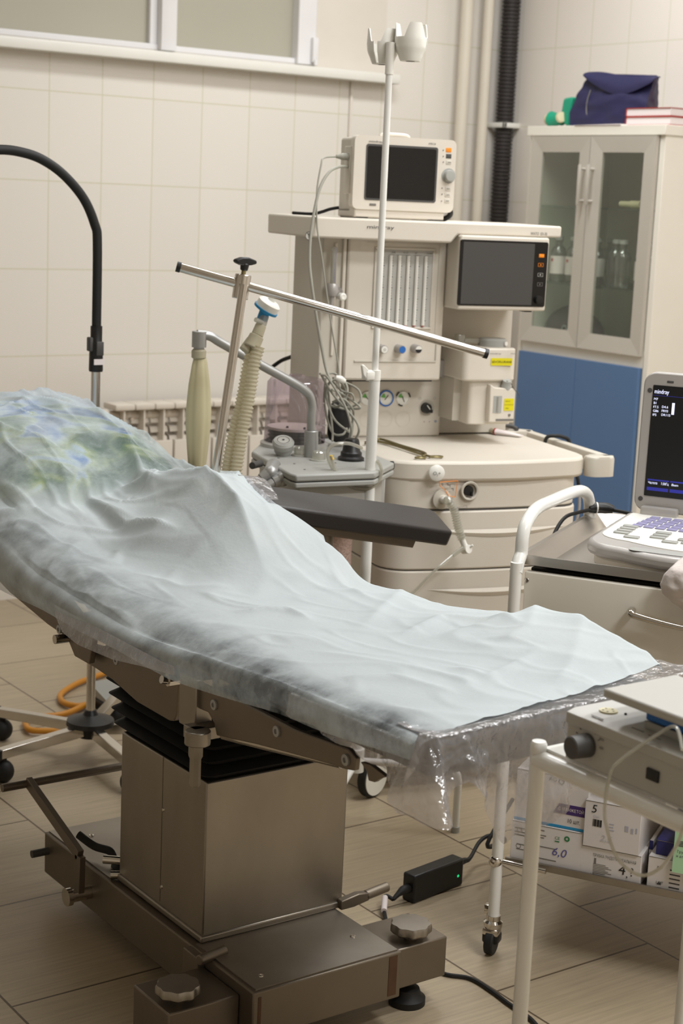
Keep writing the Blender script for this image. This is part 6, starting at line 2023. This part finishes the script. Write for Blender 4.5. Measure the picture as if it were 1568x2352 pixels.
w2_ = [(1.899,2.4),(1.894,2.314),(1.886,2.23),(1.919,2.184),(1.921,2.123),(1.916,2.068),(1.914,2.012),(1.902,1.969)]
c0 = e0 - bd_ * .045 + Vector((0, 0, -.012))
solo('mains_cable', B().tube([c0, (w1[0][0], w1[0][1], .02), (w1[1][0], w1[1][1], .010), (w1[2][0], w1[2][1], .006)] + [(x, y, .0045) for x, y in w2_], .0042, n=8), 'rubber', 'black mains cord running from the power adapter under the base to the near stand', 'cable')
cr_ = [(1.974,2.531),(1.945,2.495)]
solo('cord_tag', B().cyl((cr_[0][0], cr_[0][1], .021), (cr_[1][0], cr_[1][1], .012), .0062), 'paper', 'white tag wrapped round the mains cord near the power adapter', 'tag')
e1 = f1 + bs_ * .017 + Vector((0, 0, .045))
x1_ = [(2.227,2.561),(2.281,2.594),(2.317,2.599),(2.335,2.575)]
solo('adapter_lead', B().tube([e1 - bd_ * .002, e1 + bd_ * .02] + [(x, y, z) for (x, y), z in zip(x1_, (.045, .06, .066, .06))] + [(2.22, 2.50, .10), (2.34, 2.56, .16)], .0045, n=8, rad=[.009, .007, .0045, .0045, .0045, .0075, .0045, .0045]), 'rubber', 'black lead rising from the right end of the power adapter behind the trolley leg', 'cable')

# ---------------------------------------------------------------- gooseneck lamp behind the table
LX, LY = 1.85, 3.64
lm = thing('floor_lamp', 'tall lamp with a black gooseneck on a chrome pole and castored star base', 'lamp', (LX, LY, 0))
lq_ = [(1.857,1.002),(1.855,1.114),(1.854,1.313),(1.846,1.36),(1.815,1.421),(1.761,1.475),(1.704,1.508),(1.649,1.522),(1.594,1.524),(1.53,1.512)]
part('pole', B().cyl((LX, LY, .10), (LX, LY, lq_[0][1] + .02), .0115, n=20), 'chrome', lm)
hd_ = part('clamp_sleeve', B().lathe([(.0, 0), (.0165, 0), (.0175, .004), (.0165, .07), (.0145, .074), (.0145, lq_[1][1] - lq_[0][1]), (.0, lq_[1][1] - lq_[0][1])], (LX, LY, lq_[0][1]), n=24), 'black', lm)
part('sleeve_label', B().box(LX - .014, LX + .014, LY - .0185, LY - .016, lq_[0][1] + .018, lq_[0][1] + .032), 'paper', hd_, 'white label')
part('sleeve_lever', B().box(LX - .022, LX - .012, LY - .01, LY + .01, lq_[0][1] + .05, lq_[0][1] + .085, .003).box(LX - .008, LX + .012, LY - .020, LY - .014, lq_[0][1] + .04, lq_[0][1] + .075, .003), 'dgrey', hd_)
part('gooseneck', B().tube([(LX, LY, lq_[1][1] - .01)] + [(x + (LX - lq_[1][0]), LY, z) for x, z in lq_[1:]] + [(1.3, LY, 1.40)], .0115, n=14), 'rubber', lm)
part('lamp_head', B().lathe([(0, 0), (.03, 0), (.05, .07), (.048, .072), (0, .072)], (1.3, LY, 1.42), (-.3, 0, -1), n=28), 'black', lm)
part('hub', B().lathe([(0, .06), (.032, .06), (.036, .085), (.062, .092), (.060, .104), (.02, .118), (.014, .13), (0, .13)], (LX, LY, 0), n=32), 'black', lm)
e_ = [(1.586,3.581),(1.706,3.879)]
a1 = math.atan2(e_[0][1] - LY, e_[0][0] - LX)
for i in range(5):
    a = a1 + i * 2 * PI / 5
    c_, s_ = math.cos(a), math.sin(a)
    L_ = .285
    o = B().hull([(LX + c_ * .03 - s_ * y, LY + s_ * .03 + c_ * y, z) for y, z in ((-.013, .066), (.013, .066), (.013, .094), (-.013, .094))],
                 [(LX + c_ * L_ - s_ * y, LY + s_ * L_ + c_ * y, z) for y, z in ((-.0125, .064), (.0125, .064), (.0125, .088), (-.0125, .088))])
    lg = part('base_arm', o, 'chrome', lm, bev=.002)
    part('end_cap', B().hull([(LX + c_ * L_ - s_ * y, LY + s_ * L_ + c_ * y, z) for y, z in ((-.0135, .062), (.0135, .062), (.0135, .089), (-.0135, .089))],
                             [(LX + c_ * (L_ + .018) - s_ * y, LY + s_ * (L_ + .018) + c_ * y, z) for y, z in ((-.013, .062), (.013, .062), (.013, .087), (-.013, .087))]), 'black', lg, bev=.002)
    wx, wy = LX + c_ * (L_ - .012), LY + s_ * (L_ - .012)
    b = B().ball((wx, wy, .029), .029, .95, .95, 1, 20).cyl((wx, wy, .03), (wx, wy, .068), .009)
    part('castor', b, 'rubber', lg)
# orange hose and foot switch on the floor behind
oh = [(2.27,4.316),(2.211,4.263),(2.098,4.21),(2.003,4.13),(1.978,4.05),(2.013,4.01),(2.093,4.06),(2.158,4.083)]
oh2 = [(2.15,4.068),(2.054,4.025),(1.935,3.961),(1.859,3.967),(1.817,3.959),(1.791,3.885),(1.819,3.854),(1.874,3.833),(1.951,3.859)]
solo('orange_hose', B().tube([(x, y, .012) for x, y in oh], .0085, n=10).tube([(x, y, .014) for x, y in oh2], .0085, n=10), 'orange', 'orange hose coiled on the floor behind the table base', 'hose')
fx_ = [(2.025,3.913),(2.054,3.898),(2.189,4.11),(2.188,4.189)]
b = B()
fc_ = [(2.097,3.994)][0]
ft = thing('foot_switch', 'grey and black foot switch on the floor beside the orange hose', 'foot switch', (fc_[0], fc_[1], 0))
part('body', B().box(fc_[0] - .05, fc_[0] + .05, fc_[1] - .06, fc_[1] + .06, .0005, .03, .006), 'black', ft)
part('pedal', B().hull([(fc_[0] - .045, fc_[1] - .05, .031), (fc_[0] + .045, fc_[1] - .05, .031), (fc_[0] + .045, fc_[1] + .055, .031), (fc_[0] - .045, fc_[1] + .055, .031)], [(fc_[0] - .045, fc_[1] - .05, .04), (fc_[0] + .045, fc_[1] - .05, .04), (fc_[0] + .045, fc_[1] + .055, .065), (fc_[0] - .045, fc_[1] + .055, .065)]), 'grey', ft, 'grey pedal')
